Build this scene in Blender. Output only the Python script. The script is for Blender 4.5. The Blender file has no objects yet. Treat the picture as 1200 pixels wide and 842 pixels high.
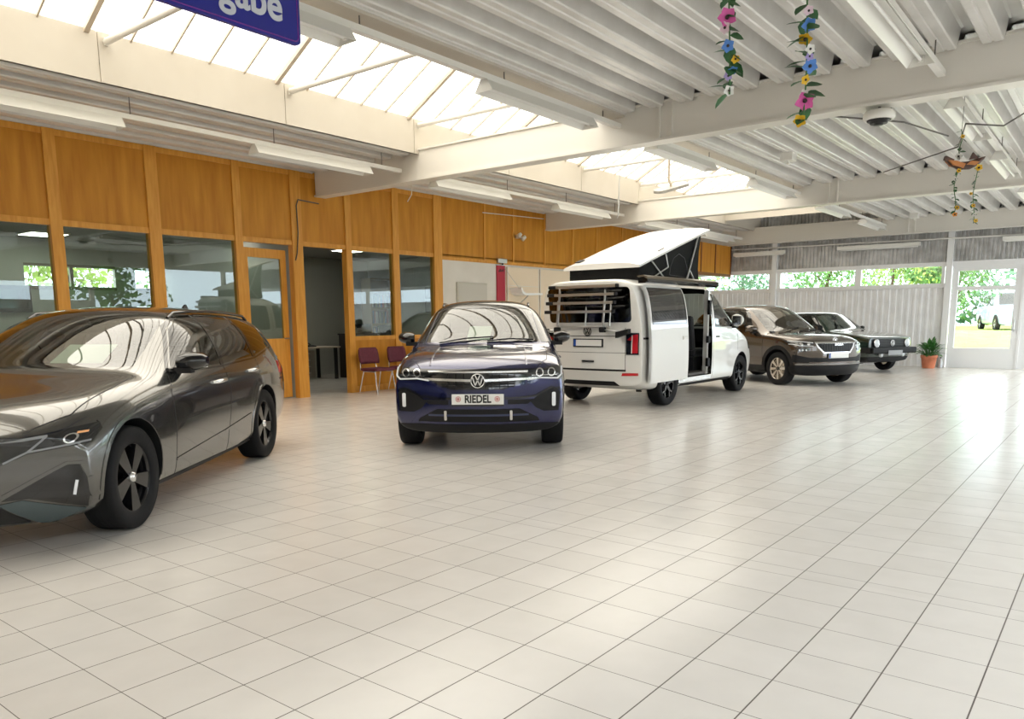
import bpy, bmesh, math, random
import numpy as np
from mathutils import Vector, Matrix
from mathutils.geometry import tessellate_polygon
from mathutils.bvhtree import BVHTree
random.seed(4)
SC = bpy.context.scene
COL = SC.collection
PI = math.pi

# ------------------------------------------------------------------ camera, world, light, exposure
F_PX, CAM_H = 905.9, 1.33
PITCH, ROLL, YAW = math.radians(9.035), math.radians(0.471), math.radians(51.842)
def make_camera():
    cy, sy = math.cos(YAW), math.sin(YAW)
    f = Vector((sy*math.cos(PITCH), cy*math.cos(PITCH), -math.sin(PITCH)))
    r = Vector((cy, -sy, 0)); d = f.cross(r)
    r2 = math.cos(ROLL)*r + math.sin(ROLL)*d
    d2 = math.cos(ROLL)*d - math.sin(ROLL)*r
    M = Matrix((( r2.x, -d2.x, -f.x, 0), (r2.y, -d2.y, -f.y, 0), (r2.z, -d2.z, -f.z, CAM_H), (0, 0, 0, 1)))
    cd = bpy.data.cameras.new('camera'); co = bpy.data.objects.new('camera', cd); COL.objects.link(co)
    co.matrix_world = M
    cd.sensor_fit = 'HORIZONTAL'; cd.sensor_width = 36.0; cd.lens = F_PX/1200*36.0
    cd.shift_x = 0.0; cd.shift_y = (519.1-421.0)/1200.0
    cd.clip_start = 0.05; cd.clip_end = 300
    SC.camera = co
make_camera()

SKY_STRENGTH = 5.0
world = bpy.data.worlds.new('sky'); SC.world = world; world.use_nodes = True
wn = world.node_tree.nodes; wl = world.node_tree.links
bg = wn['Background']
wtc = wn.new('ShaderNodeTexCoord'); wsep = wn.new('ShaderNodeSeparateXYZ'); wramp = wn.new('ShaderNodeValToRGB')
wl.new(wtc.outputs['Generated'], wsep.inputs[0]); wl.new(wsep.outputs['Z'], wramp.inputs[0])
wramp.color_ramp.elements[0].position = 0.0; wramp.color_ramp.elements[0].color = (0.74, 0.87, 1.0, 1)
wramp.color_ramp.elements[1].position = 0.35; wramp.color_ramp.elements[1].color = (1.0, 0.985, 0.95, 1)
wl.new(wramp.outputs[0], bg.inputs[0]); bg.inputs[1].default_value = SKY_STRENGTH

def portal(loc, rot, sx, sy):
    ld = bpy.data.lights.new('sky_portal', 'AREA'); ld.shape = 'RECTANGLE'; ld.size = sx; ld.size_y = sy
    ld.energy = 1.0; ld.cycles.is_portal = True
    lo = bpy.data.objects.new('sky_portal', ld); COL.objects.link(lo); lo.location = loc; lo.rotation_euler = rot
    return lo
EXPOSURE = 0.46
SC.view_settings.view_transform = 'Standard'; SC.view_settings.look = 'None'
SC.view_settings.gamma = 1.0; SC.view_settings.exposure = EXPOSURE; SC.view_settings.use_curve_mapping = False
SC.cycles.max_bounces = 10; SC.cycles.diffuse_bounces = 5; SC.cycles.glossy_bounces = 5
SC.cycles.transmission_bounces = 6; SC.cycles.transparent_max_bounces = 12
SC.cycles.caustics_reflective = False; SC.cycles.caustics_refractive = False
SC.cycles.use_denoising = True; SC.cycles.sample_clamp_indirect = 6.0

# ------------------------------------------------------------------ key planes of the hall (metres)
WALL_Y = 11.41      # wooden partition
END_X = 23.41       # far end wall
DECK_Z = 3.88
BEAM_X = [1.98, 8.94, 15.88, 22.85]
SKY_Y0, SKY_Y1 = 5.25, 8.83
OFF_Y = 16.0

# ------------------------------------------------------------------ materials
def srgb(r, g, b):
    def c(v):
        v /= 255.0
        return v/12.92 if v <= 0.04045 else ((v+0.055)/1.055)**2.4
    return (c(r), c(g), c(b), 1.0)
MATS = {}
def mat(name, col=None, rough=0.5, metal=0.0, coat=0.0, noise=None, emit=None, spec=0.5, noise_scale=8.0, bump=0.0, stretch=(1, 1, 1)):
    if name in MATS: return MATS[name]
    m = bpy.data.materials.new(name); m.use_nodes = True; MATS[name] = m
    nt = m.node_tree; p = nt.nodes['Principled BSDF']
    p.inputs['Base Color'].default_value = col; p.inputs['Roughness'].default_value = rough
    p.inputs['Metallic'].default_value = metal; p.inputs['Coat Weight'].default_value = coat
    p.inputs['Coat Roughness'].default_value = 0.03; p.inputs['Specular IOR Level'].default_value = spec
    if emit:
        p.inputs['Emission Color'].default_value = emit[0]; p.inputs['Emission Strength'].default_value = emit[1]
    if noise or bump:
        tc = nt.nodes.new('ShaderNodeTexCoord'); mp = nt.nodes.new('ShaderNodeMapping'); nz = nt.nodes.new('ShaderNodeTexNoise')
        mp.inputs['Scale'].default_value = stretch
        nz.inputs['Scale'].default_value = noise_scale; nz.inputs['Detail'].default_value = 6
        nt.links.new(tc.outputs['Object'], mp.inputs[0]); nt.links.new(mp.outputs[0], nz.inputs['Vector'])
        if noise:
            mx = nt.nodes.new('ShaderNodeMix'); mx.data_type = 'RGBA'
            mx.inputs[6].default_value = col; mx.inputs[7].default_value = noise
            rp = nt.nodes.new('ShaderNodeMapRange'); rp.inputs[1].default_value = 0.3; rp.inputs[2].default_value = 0.7
            nt.links.new(nz.outputs[0], rp.inputs[0]); nt.links.new(rp.outputs[0], mx.inputs[0])
            nt.links.new(mx.outputs[2], p.inputs['Base Color'])
        if bump:
            bp = nt.nodes.new('ShaderNodeBump'); bp.inputs['Strength'].default_value = bump; bp.inputs['Distance'].default_value = 0.01
            nt.links.new(nz.outputs[0], bp.inputs['Height']); nt.links.new(bp.outputs[0], p.inputs['Normal'])
    return m
def glass_mat(name, tint, gloss=0.08, rough=0.0, dark=0.0):
    """thin pane: clear tinted see-through plus a fresnel mirror"""
    if name in MATS: return MATS[name]
    m = bpy.data.materials.new(name); m.use_nodes = True; MATS[name] = m
    nt = m.node_tree; nt.nodes.remove(nt.nodes['Principled BSDF'])
    out = nt.nodes['Material Output']
    tr = nt.nodes.new('ShaderNodeBsdfTransparent'); tr.inputs[0].default_value = tint
    gl = nt.nodes.new('ShaderNodeBsdfGlossy'); gl.inputs['Roughness'].default_value = rough
    gl.inputs[0].default_value = (1, 1, 1, 1)
    fr = nt.nodes.new('ShaderNodeFresnel'); ge = nt.nodes.new('ShaderNodeNewGeometry')
    io = nt.nodes.new('ShaderNodeMapRange'); io.inputs[3].default_value = 1.5; io.inputs[4].default_value = 1/1.5   # same index from either side
    nt.links.new(ge.outputs['Backfacing'], io.inputs[0]); nt.links.new(io.outputs[0], fr.inputs[0])
    mr = nt.nodes.new('ShaderNodeMapRange'); mr.inputs[1].default_value = 0.04; mr.inputs[2].default_value = 0.6
    mr.inputs[3].default_value = gloss; mr.inputs[4].default_value = min(1.0, gloss+0.85)
    nt.links.new(fr.outputs[0], mr.inputs[0])
    mx = nt.nodes.new('ShaderNodeMixShader')
    nt.links.new(mr.outputs[0], mx.inputs[0]); nt.links.new(tr.outputs[0], mx.inputs[1]); nt.links.new(gl.outputs[0], mx.inputs[2])
    nt.links.new(mx.outputs[0], out.inputs[0])
    return m

# ------------------------------------------------------------------ mesh building helpers
class MB:
    """collects shapes into one mesh"""
    def __init__(s): s.v = []; s.f = []; s.sm = []
    def add(s, vs, fs, smooth=False):
        b = len(s.v); s.v += [tuple(v) for v in vs]
        for f in fs: s.f.append(tuple(b+i for i in f)); s.sm.append(smooth)
        return s
    def box(s, x0, x1, y0, y1, z0, z1, M=None, bev=0.0):
        if bev > 0:
            bm = bmesh.new(); bmesh.ops.create_cube(bm, size=1.0)
            for v in bm.verts:
                v.co = Vector(((x0+x1)/2+v.co.x*(x1-x0), (y0+y1)/2+v.co.y*(y1-y0), (z0+z1)/2+v.co.z*(z1-z0)))
            bmesh.ops.bevel(bm, geom=bm.edges[:], offset=bev, segments=2, profile=0.5, affect='EDGES')
            bm.verts.index_update()
            vs = [(M @ v.co if M else v.co.copy()) for v in bm.verts]; fs = [[v.index for v in f.verts] for f in bm.faces]; bm.free()
            return s.add(vs, fs, False)
        vs = [Vector(p) for p in ((x0,y0,z0),(x1,y0,z0),(x1,y1,z0),(x0,y1,z0),(x0,y0,z1),(x1,y0,z1),(x1,y1,z1),(x0,y1,z1))]
        if M: vs = [M @ v for v in vs]
        return s.add(vs, [(0,3,2,1),(4,5,6,7),(0,1,5,4),(1,2,6,5),(2,3,7,6),(3,0,4,7)])
    def prism(s, poly, axis, a, b, smooth=False, M=None):
        """extrude a 2D polygon along an axis: x->(y,z), y->(x,z), z->(x,y)"""
        def P(p, t): return {'x': (t, p[0], p[1]), 'y': (p[0], t, p[1]), 'z': (p[0], p[1], t)}[axis]
        n = len(poly); vs = [Vector(P(p, a)) for p in poly]+[Vector(P(p, b)) for p in poly]
        if M: vs = [M @ v for v in vs]
        fs = [(i, (i+1) % n, n+(i+1) % n, n+i) for i in range(n)]
        s.add(vs, fs, smooth)
        tri = tessellate_polygon([[Vector((p[0], p[1], 0)) for p in poly]])
        s.add(vs, [t for t in tri]+[tuple(n+i for i in reversed(t)) for t in tri])
        return s
    def tube(s, pts, r, n=8, cap=True, closed=False):
        pts = [Vector(p) for p in pts]; m = len(pts); rs = r if isinstance(r, (list, tuple)) else [r]*m
        vs = []; up = None
        for i, p in enumerate(pts):
            if closed: d = pts[(i+1) % m]-pts[i-1]
            else: d = pts[min(i+1, m-1)]-pts[max(i-1, 0)]
            d.normalize()
            if up is None:
                up = Vector((0, 0, 1)) if abs(d.z) < 0.9 else Vector((1, 0, 0))
            u = (up-d*up.dot(d)).normalized(); w = d.cross(u); up = u
            for k in range(n):
                a = 2*PI*k/n; vs.append(p+(u*math.cos(a)+w*math.sin(a))*rs[i])
        fs = []
        for i in range(m if closed else m-1):
            for k in range(n):
                j = (i+1) % m
                fs.append((i*n+k, i*n+(k+1) % n, j*n+(k+1) % n, j*n+k))
        s.add(vs, fs, True)
        if cap and not closed:
            s.add(vs[:n], [tuple(range(n-1, -1, -1))]); s.add(vs[-n:], [tuple(range(n))])
        return s
    def lathe(s, prof, n=24, M=None, smooth=True):
        """profile of (r, z) turned about the z axis (M places it)"""
        vs = []
        for r, z in prof:
            for k in range(n):
                a = 2*PI*k/n; vs.append(Vector((r*math.cos(a), r*math.sin(a), z)))
        if M: vs = [M @ v for v in vs]
        fs = [(i*n+k, i*n+(k+1) % n, (i+1)*n+(k+1) % n, (i+1)*n+k) for i in range(len(prof)-1) for k in range(n)]
        return s.add(vs, fs, smooth)
    def ball(s, c, r, n=10, sc=(1, 1, 1)):
        pr = [(max(1e-4, math.sin(PI*i/n))*r, -math.cos(PI*i/n)*r) for i in range(n+1)]
        M = Matrix.Translation(Vector(c)) @ Matrix.Diagonal((sc[0], sc[1], sc[2], 1))
        return s.lathe(pr, 2*n, M)
    def poly(s, pts, smooth=False):
        return s.add(pts, [tuple(range(len(pts)))], smooth)
    def build(s, name, m, parent=None, kind=None, label=None, cat=None, group=None, loc=None, weld=False):
        me = bpy.data.meshes.new(name); me.from_pydata([tuple(v) for v in s.v], [], s.f)
        me.polygons.foreach_set('use_smooth', s.sm)
        ms = m if isinstance(m, (list, tuple)) else [m]
        for q in ms: me.materials.append(q)
        me.update()
        if weld:
            bm = bmesh.new(); bm.from_mesh(me); bmesh.ops.remove_doubles(bm, verts=bm.verts[:], dist=1e-5)
            bmesh.ops.recalc_face_normals(bm, faces=bm.faces[:]); bm.to_mesh(me); bm.free()
        o = bpy.data.objects.new(name, me); COL.objects.link(o)
        if parent: o.parent = parent
        if loc: o.location = loc
        return tag(o, label, cat, group, kind)
def tag(o, label=None, cat=None, group=None, kind=None):
    if label: o['label'] = label
    if cat: o['category'] = cat
    if group: o['group'] = group
    if kind: o['kind'] = kind
    return o
def thing(name, label, cat, loc=(0, 0, 0), rz=0.0, group=None):
    o = bpy.data.objects.new(name, None); COL.objects.link(o); o.empty_display_size = 0.1
    o.location = loc; o.rotation_euler = (0, 0, rz)
    return tag(o, label, cat, group)
def copy_tree(o, parent=None):
    c = o.copy(); COL.objects.link(c); c.parent = parent
    for ch in list(o.children): copy_tree(ch, c)
    return c
def struct(mb, name, m, weld=False): return mb.build(name, m, kind='structure', weld=weld)
def text_mesh(body, size, extrude=0.0, offset=0.0):
    cu = bpy.data.curves.new('lettering', 'FONT'); cu.body = body; cu.size = size; cu.extrude = extrude; cu.offset = offset
    cu.align_x = 'CENTER'; cu.align_y = 'CENTER'
    ob = bpy.data.objects.new('lettering', cu); COL.objects.link(ob)
    dg = bpy.context.evaluated_depsgraph_get(); ev = ob.evaluated_get(dg); me = ev.to_mesh()
    vs = [v.co.copy() for v in me.vertices]; fs = [tuple(p.vertices) for p in me.polygons]
    ev.to_mesh_clear(); bpy.data.objects.remove(ob); bpy.data.curves.remove(cu)
    return vs, fs
# ------------------------------------------------------------------ surface materials of the hall
def floor_material():
    m = bpy.data.materials.new('floor_tiles'); m.use_nodes = True
    nt = m.node_tree; N = nt.nodes; L = nt.links; p = N['Principled BSDF']
    def mth(op, a, b=None, c=None):
        n = N.new('ShaderNodeMath'); n.operation = op
        for i, q in enumerate((a, b, c)):
            if q is None: continue
            if isinstance(q, (int, float)): n.inputs[i].default_value = q
            else: L.new(q, n.inputs[i])
        return n.outputs[0]
    geo = N.new('ShaderNodeNewGeometry'); sep = N.new('ShaderNodeSeparateXYZ'); L.new(geo.outputs['Position'], sep.inputs[0])
    TX, TY = 0.3048, 0.3087
    x = sep.outputs['X']; y = sep.outputs['Y']
    xs = mth('SUBTRACT', mth('SUBTRACT', x, 2.4155), mth('MULTIPLY', mth('GREATER_THAN', x, 4.01), 0.14))
    ys = mth('SUBTRACT', y, 2.4577)
    ux = mth('DIVIDE', xs, TX); uy = mth('DIVIDE', ys, TY)
    def line(u, w):
        fr = mth('FRACT', mth('ADD', u, 0.5)); d = mth('ABSOLUTE', mth('SUBTRACT', fr, 0.5))
        return mth('LESS_THAN', d, w)
    g = mth('MAXIMUM', line(ux, 0.0055), line(uy, 0.0085))
    fx = mth('FLOOR', ux); fy = mth('FLOOR', uy)
    cmb = N.new('ShaderNodeCombineXYZ'); L.new(fx, cmb.inputs[0]); L.new(fy, cmb.inputs[1])
    wnz = N.new('ShaderNodeTexWhiteNoise'); wnz.noise_dimensions = '2D'; L.new(cmb.outputs[0], wnz.inputs['Vector'])
    nz = N.new('ShaderNodeTexNoise'); nz.inputs['Scale'].default_value = 5.0; nz.inputs['Detail'].default_value = 5
    L.new(geo.outputs['Position'], nz.inputs['Vector'])
    v = mth('ADD', mth('MULTIPLY', wnz.outputs['Value'], 0.35), mth('MULTIPLY', nz.outputs[0], 0.65))
    mx = N.new('ShaderNodeMix'); mx.data_type = 'RGBA'; L.new(v, mx.inputs[0])
    mx.inputs[6].default_value = srgb(210, 206, 200); mx.inputs[7].default_value = srgb(225, 221, 216)
    mg = N.new('ShaderNodeMix'); mg.data_type = 'RGBA'; L.new(g, mg.inputs[0]); L.new(mx.outputs[2], mg.inputs[6])
    mg.inputs[7].default_value = srgb(92, 84, 78)
    L.new(mg.outputs[2], p.inputs['Base Color'])
    r = mth('ADD', mth('MULTIPLY', nz.outputs[0], 0.10), mth('ADD', 0.17, mth('MULTIPLY', g, 0.4)))
    L.new(r, p.inputs['Roughness']); p.inputs['Specular IOR Level'].default_value = 0.5
    bp = N.new('ShaderNodeBump'); bp.inputs['Strength'].default_value = 0.25; bp.inputs['Distance'].default_value = 0.002
    L.new(mth('SUBTRACT', 1.0, g), bp.inputs['Height']); L.new(bp.outputs[0], p.inputs['Normal'])
    return m
M_floor = floor_material()
M_white = mat('white_paint', srgb(222, 219, 212), 0.45)
M_beam = mat('beam_paint', srgb(226, 223, 216), 0.4)
M_fascia = mat('fascia_board', srgb(200, 194, 183), 0.55, noise=srgb(193, 186, 174), noise_scale=1.5)
M_deck = mat('ribbed_roof_sheet', srgb(226, 225, 222), 0.28, metal=0.1, noise=srgb(212, 210, 206), noise_scale=3)
M_wood = mat('veneer_panel', srgb(208, 146, 52), 0.45, spec=0.25, noise=srgb(184, 120, 36), noise_scale=3.0, stretch=(3.0, 3.0, 0.35))
M_woodframe = mat('varnished_timber', srgb(224, 164, 74), 0.42, spec=0.3, noise=srgb(206, 142, 56), noise_scale=6.0, stretch=(4, 4, 0.4))
M_galv = mat('galvanised_cladding', srgb(216, 217, 218), 0.42, metal=0.35, noise=srgb(172, 172, 172), noise_scale=4)
M_cladwhite = mat('white_cladding', srgb(242, 243, 244), 0.42, noise=srgb(228, 229, 231), noise_scale=3)
M_bar = mat('glazing_bar', srgb(190, 176, 158), 0.5)
M_pvc = mat('white_frame', srgb(238, 239, 240), 0.35)
M_glass = glass_mat('window_glass', (0.93, 0.97, 0.96, 1), 0.05)
M_officeglass = glass_mat('office_glass', (0.78, 0.86, 0.82, 1), 0.05)
M_black = mat('black_plastic', (0.012, 0.012, 0.013, 1), 0.4)
M_chrome = mat('polished_steel', (0.75, 0.75, 0.76, 1), 0.12, metal=1.0)
M_alu = mat('brushed_aluminium', (0.62, 0.62, 0.61, 1), 0.3, metal=1.0)

def skylight_material(name, tint, w=0.15):
    m = bpy.data.materials.new(name); m.use_nodes = True; nt = m.node_tree
    nt.nodes.remove(nt.nodes['Principled BSDF']); out = nt.nodes['Material Output']
    tr = nt.nodes.new('ShaderNodeBsdfTransparent'); tr.inputs[0].default_value = tint
    df = nt.nodes.new('ShaderNodeBsdfTranslucent'); df.inputs[0].default_value = tint
    mx = nt.nodes.new('ShaderNodeMixShader'); mx.inputs[0].default_value = w
    nt.links.new(tr.outputs[0], mx.inputs[1]); nt.links.new(df.outputs[0], mx.inputs[2]); nt.links.new(mx.outputs[0], out.inputs[0])
    return m
M_skypane = skylight_material('skylight_pane_aged', (0.67, 0.635, 0.565, 1))
M_addedpane = skylight_material('added_skylight_pane', (0.62, 0.67, 0.72, 1))  # cool tint for the added skylight, so the right side is lit cooler

# ------------------------------------------------------------------ floor, roof
struct(MB().box(-6, END_X+0.1, -6, OFF_Y+0.1, -0.12, 0.0), 'floor', M_floor)

def deck(x0, x1, y0, y1, z, per=0.40):
    """trapezoid ribbed sheet, ribs along x, low flanges hanging at z"""
    mb = MB(); n = max(1, round((y1-y0)/per)); per = (y1-y0)/n; prof = []
    for i in range(n):
        a = y0+i*per
        prof += [(a, z+0.19), (a+per*0.34, z+0.19), (a+per*0.40, z+0.18), (a+per*0.47, z+0.012), (a+per*0.50, z), (a+per*0.66, z+0.0), (a+per*0.68, z+0.012), (a+per*0.72, z+0.012), (a+per*0.74, z), (a+per*0.90, z), (a+per*0.93, z+0.012), (a+per*0.99, z+0.18)]
    prof += [(y1, z+0.19)]
    vs = [(x0, p[0], p[1]) for p in prof]+[(x1, p[0], p[1]) for p in prof]; k = len(prof)
    mb.add(vs, [(i, i+1, k+i+1, k+i) for i in range(k-1)])
    vs2 = [(x, p[0], p[1]+0.012) for x in (x0, x1) for p in prof]
    mb.add(vs2, [(k+i, k+i+1, i+1, i) for i in range(k-1)])
    return mb
roof = MB()
edges = [(-6, BEAM_X[0])]+[(BEAM_X[i]+0.24, BEAM_X[i+1]) for i in range(3)]+[(BEAM_X[3]+0.24, END_X)]
for a, b in edges:
    for d in (deck(a, b, -6, -4.8, DECK_Z), deck(a, b, -1.4, SKY_Y0, DECK_Z), deck(a, b, SKY_Y1, WALL_Y+0.2, DECK_Z)):
        roof.add(d.v, d.f)
roof.box(-6, END_X, -1.345, SKY_Y0-0.065, DECK_Z+0.21, DECK_Z+0.42)
roof.box(-6, END_X, -6, -4.855, DECK_Z+0.21, DECK_Z+0.42)
roof.box(-6, END_X, SKY_Y1+0.055, OFF_Y, DECK_Z+0.21, DECK_Z+0.42)
roof.box(-6, END_X, SKY_Y0-0.062, SKY_Y0-0.052, DECK_Z-0.01, DECK_Z+0.52)
struct(roof, 'ceiling', M_deck)

def i_beam(x, y0, y1, z0, z1, w=0.24):
    mb = MB()
    mb.box(x, x+w, y0, y1, z0, z0+0.03).box(x, x+w, y0, y1, z1-0.025, z1).box(x+0.03, x+0.055, y0, y1, z0+0.03, z1-0.025)
    mb.box(x+w-0.055, x+w-0.03, y0, y1, z0+0.03, z1-0.025)
    for yy in (SKY_Y0-0.72, -1.6):
        mb.box(x-0.005, x+0.04, yy, yy+0.03, z0+0.03, z1-0.02)
        mb.box(x-0.005, x+0.04, yy+0.16, yy+0.19, z0+0.03, z1-0.02)
    return mb
for i, x in enumerate(BEAM_X):
    struct(i_beam(x, -6, WALL_Y-0.02, 3.49, 3.955), 'trim_%d' % (i+1), M_beam)

RIDGE_Y, RIDGE_Z = SKY_Y0, 4.385+0.55*(SKY_Y1-SKY_Y0)      # one slope rising to a boarded upstand
# fascia of the skylight kerb, in panels with seams, and the skylight itself
fas = MB(); seam0 = 3.941*1.064; step = 2.34
k0 = -4
xs = [seam0+step*i for i in range(k0, 9)]
for a, b in zip(xs[:-1], xs[1:]):
    fas.box(a+0.006, min(b, END_X)-0.006, SKY_Y1, SKY_Y1+0.05, 3.873, 4.385)
fas.box(xs[0], END_X, SKY_Y1+0.012, SKY_Y1+0.045, 3.873, 4.38)
fas.box(-5.9, END_X, SKY_Y0-0.05, SKY_Y0-0.01, 3.873, RIDGE_Z)
SKY_END = 20.7
fas.box(SKY_END, SKY_END+0.06, SKY_Y0, SKY_Y1, 3.955, 4.385)
fas.box(SKY_END, END_X, SKY_Y0, SKY_Y1, 4.385, 4.6)
fas.box(-5.9, SKY_END, SKY_Y0-0.05, SKY_Y0+0.30, 3.845, 3.872)
struct(fas, 'trim_5', M_fascia)
pane = MB()
for (ya, za, yb, zb) in ((SKY_Y1, 4.385, RIDGE_Y, RIDGE_Z),):
    pane.poly([(-5.9, ya, za), (SKY_END, ya, za), (SKY_END, yb, zb), (-5.9, yb, zb)])
struct(pane, 'window_1', M_skypane)
added_pane = MB()  # second skylight, out of view, added to brighten the floor from the right
for (ya, za, yb, zb) in ((-1.4, 4.385, -3.1, 5.3), (-3.1, 5.3, -4.8, 4.385)):
    added_pane.poly([(-5.9, ya, za), (22.8, ya, za), (22.8, yb, zb), (-5.9, yb, zb)])
struct(added_pane, 'window_20', M_addedpane)
gab = MB()
for x in (-5.95, 22.8): gab.prism([(-4.8, 4.385), (-1.4, 4.385), (-3.1, 5.3)], 'x', x, x+0.03)
gab.box(-6, END_X, -4.85, -4.80, 3.873, 4.385).box(-6, END_X, -1.4, -1.35, 3.873, 4.385)
for x in (-5.95, SKY_END):
    gab.prism([(SKY_Y0, 4.385), (SKY_Y1, 4.385), (RIDGE_Y, RIDGE_Z)], 'x', x, x+0.03)
struct(gab, 'trim_6', M_fascia)
bars = MB(); nb = 0
x = seam0-0.11-step*3
while x < SKY_END-0.1:
    wd = 0.055 if nb % 5 == 0 else 0.02
    for (ya, za, yb, zb) in ((SKY_Y1, 4.385, RIDGE_Y, RIDGE_Z),):
        dz = -0.05 if nb % 5 == 0 else -0.03
        bars.prism([(ya, za+0.01), (yb, zb+0.01), (yb, zb+dz), (ya, za+dz)], 'x', x-wd/2, x+wd/2)
    nb += 1; x += step/5
bars.box(-5.9, SKY_END, RIDGE_Y-0.03, RIDGE_Y+0.03, RIDGE_Z-0.06, RIDGE_Z)
x = -5.8; nb = 0
while x < SKY_END:
    for (ya, za, yb, zb) in ((-1.4, 4.385, -3.1, 5.3), (-3.1, 5.3, -4.8, 4.385)):
        bars.prism([(ya, za+0.01), (yb, zb+0.01), (yb, zb-0.05), (ya, za-0.05)], 'x', x-(0.03 if nb % 5 == 0 else 0.012), x+(0.03 if nb % 5 == 0 else 0.012))
    x += step/5; nb += 1
struct(bars, 'trim_7', M_bar)
struts = MB()
for s in xs:
    if s > SKY_END or s < -2: continue
    struts.tube([(s+0.08, SKY_Y1-0.02, 4.29), (s+0.08, SKY_Y0+0.02, 4.29)], 0.035, 12)
    struts.box(s+0.06, s+0.10, SKY_Y1-0.03, SKY_Y1, 4.25, 4.33)
struct(struts, 'trim_8', M_white)

# ------------------------------------------------------------------ wooden partition wall
k = 1.064
posts = [(4.303*k, 4.448*k), (5.569*k, 5.743*k), (6.891*k, 7.019*k), (7.92*k, 8.122*k), (9.025*k, 9.155*k), (10.131*k, 10.282*k), (11.216*k, 11.44*k)]
TR0, TR1 = 2.635, 2.715        # transom
wl_ = MB()
# posts
for i, (a, b) in enumerate(posts):
    wl_.box(a, b, WALL_Y-0.03, WALL_Y+0.10, 0, 3.88)
wl_.box(-6, -5.8, WALL_Y-0.03, WALL_Y+0.1, 0, 3.88)
for a in (2.95*k, 1.6*k, 0.25*k, -1.1*k, -2.45*k, -3.8*k): wl_.box(a, a+0.16, WALL_Y-0.03, WALL_Y+0.10, 0, 3.88)
wl_.box(-6, posts[-1][1], WALL_Y-0.015, WALL_Y+0.08, TR0, TR1)
wl_.box(-6, posts[-1][1], WALL_Y-0.012, WALL_Y+0.08, 3.80, 3.88)
wl_.box(-6, posts[2][0], WALL_Y-0.015, WALL_Y+0.08, 0.98, 1.06)
wl_.box(posts[4][1], posts[6][0], WALL_Y-0.02, WALL_Y+0.08, 0.98, 1.055)
wl_.box(posts[4][1], posts[6][0], WALL_Y-0.015, WALL_Y+0.08, 0.0, 0.11)
# upper frames further down, small battens between the panels
bat = [12.761*k, 13.741*k, 14.918*k, 16.084*k, 17.167*k, 18.439*k, 19.6*k, 20.8*k, 21.85*k]
for b in bat: wl_.box(b-0.03, b+0.03, WALL_Y-0.02, WALL_Y+0.05, 2.62, 3.88)
wl_.box(posts[-1][1], END_X, WALL_Y-0.018, WALL_Y+0.06, 2.60, 2.66)
struct(wl_, 'trim_9', M_woodframe)
up = MB()
up.box(-6, END_X, WALL_Y, WALL_Y+0.06, TR1-0.02, 3.9)
up.box(posts[-1][1], END_X, WALL_Y, WALL_Y+0.06, 2.63, TR1)
up.box(-6, posts[2][0], WALL_Y, WALL_Y+0.05, 0, 1.0)
up.box(posts[4][1], posts[6][0], WALL_Y, WALL_Y+0.05, 0, 1.0)
struct(up, 'wall_left', M_wood)
wm = MB(); wm.box(posts[-1][1], END_X, WALL_Y+0.0, WALL_Y+0.10, 0, 2.61)
struct(wm, 'wall_partition', mat('white_wall', srgb(226, 222, 214), 0.6, noise=srgb(216, 211, 202), noise_scale=2))
n = 2
allp = sorted([(a, a+0.16) for a in (2.95*k, 1.6*k, 0.25*k, -1.1*k, -2.45*k, -3.8*k)]+posts)
for (a0, a1), (b0, b1) in zip(allp[:-1], allp[1:]):
    if a1 > posts[2][1]-0.01 and b0 < posts[4][0]+0.01: continue      # doorway, opening
    g = MB(); g.box(a1, b0, WALL_Y+0.03, WALL_Y+0.036, 1.05, TR0)
    struct(g, 'window_%d' % n, M_officeglass); n += 1

hdr = MB(); hdr.box(20.4, 23.30, 9.70, 9.78, 2.66, 3.49)
struct(hdr, 'wall_header', M_wood)
ht = MB(); ht.box(20.4, 23.31, 9.685, 9.795, 2.58, 2.66)
for b in (21.15, 22.13, 23.27): ht.box(b-0.03, b+0.03, 9.685, 9.70, 2.66, 3.49)
struct(ht, 'trim_13', mat('dark_batten', srgb(120, 66, 34), 0.5))
# ------------------------------------------------------------------ far end wall
def corrugated(x, y0, y1, z0, z1, per, dep, mb):
    nn = max(1, round((y1-y0)/per)); per = (y1-y0)/nn; pr = []
    for i in range(nn):
        a = y0+i*per; pr += [(x, a), (x, a+per*0.45), (x-dep, a+per*0.55), (x-dep, a+per*0.9)]
    pr.append((x, y1)); kk = len(pr)
    vs = [(p[0], p[1], z) for z in (z0, z1) for p in pr]
    mb.add(vs, [(i+1, i, kk+i, kk+i+1) for i in range(kk-1)])
ew = MB()
DY0, DY1 = 2.03, 3.70            # door opening
corrugated(END_X, 3.78, OFF_Y, 0, 2.11, 0.16, 0.012, ew)
ew.box(END_X+0.02, END_X+0.1, 3.78, OFF_Y, 0, 2.11)
corrugated(END_X, -6, 0.33, 0, 2.11, 0.16, 0.012, ew); ew.box(END_X+0.02, END_X+0.1, -6, 0.33, 0, 2.11)
ew2 = MB(); corrugated(END_X, -6, OFF_Y, 2.74, 4.3, 0.10, 0.035, ew2)
ew2.box(END_X+0.02, END_X+0.1, -6, OFF_Y, 2.74, 4.35)
struct(ew, 'wall_back', M_cladwhite); struct(ew2, 'wall_gable', M_galv)
ef = MB()
posts_y = [3.75, 8.36, 12.6]
for y in posts_y: ef.box(END_X-0.10, END_X+0.05, y-0.07, y+0.07, 0, 3.95)
for a, b in ((3.82, 8.29), (8.43, 12.5)):
    ef.box(END_X-0.05, END_X+0.05, a, b, 2.09, 2.20).box(END_X-0.05, END_X+0.05, a, b, 2.64, 2.75)
wins = [(3.92, 5.92), (6.08, 8.18), (8.52, 11.3)]
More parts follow.
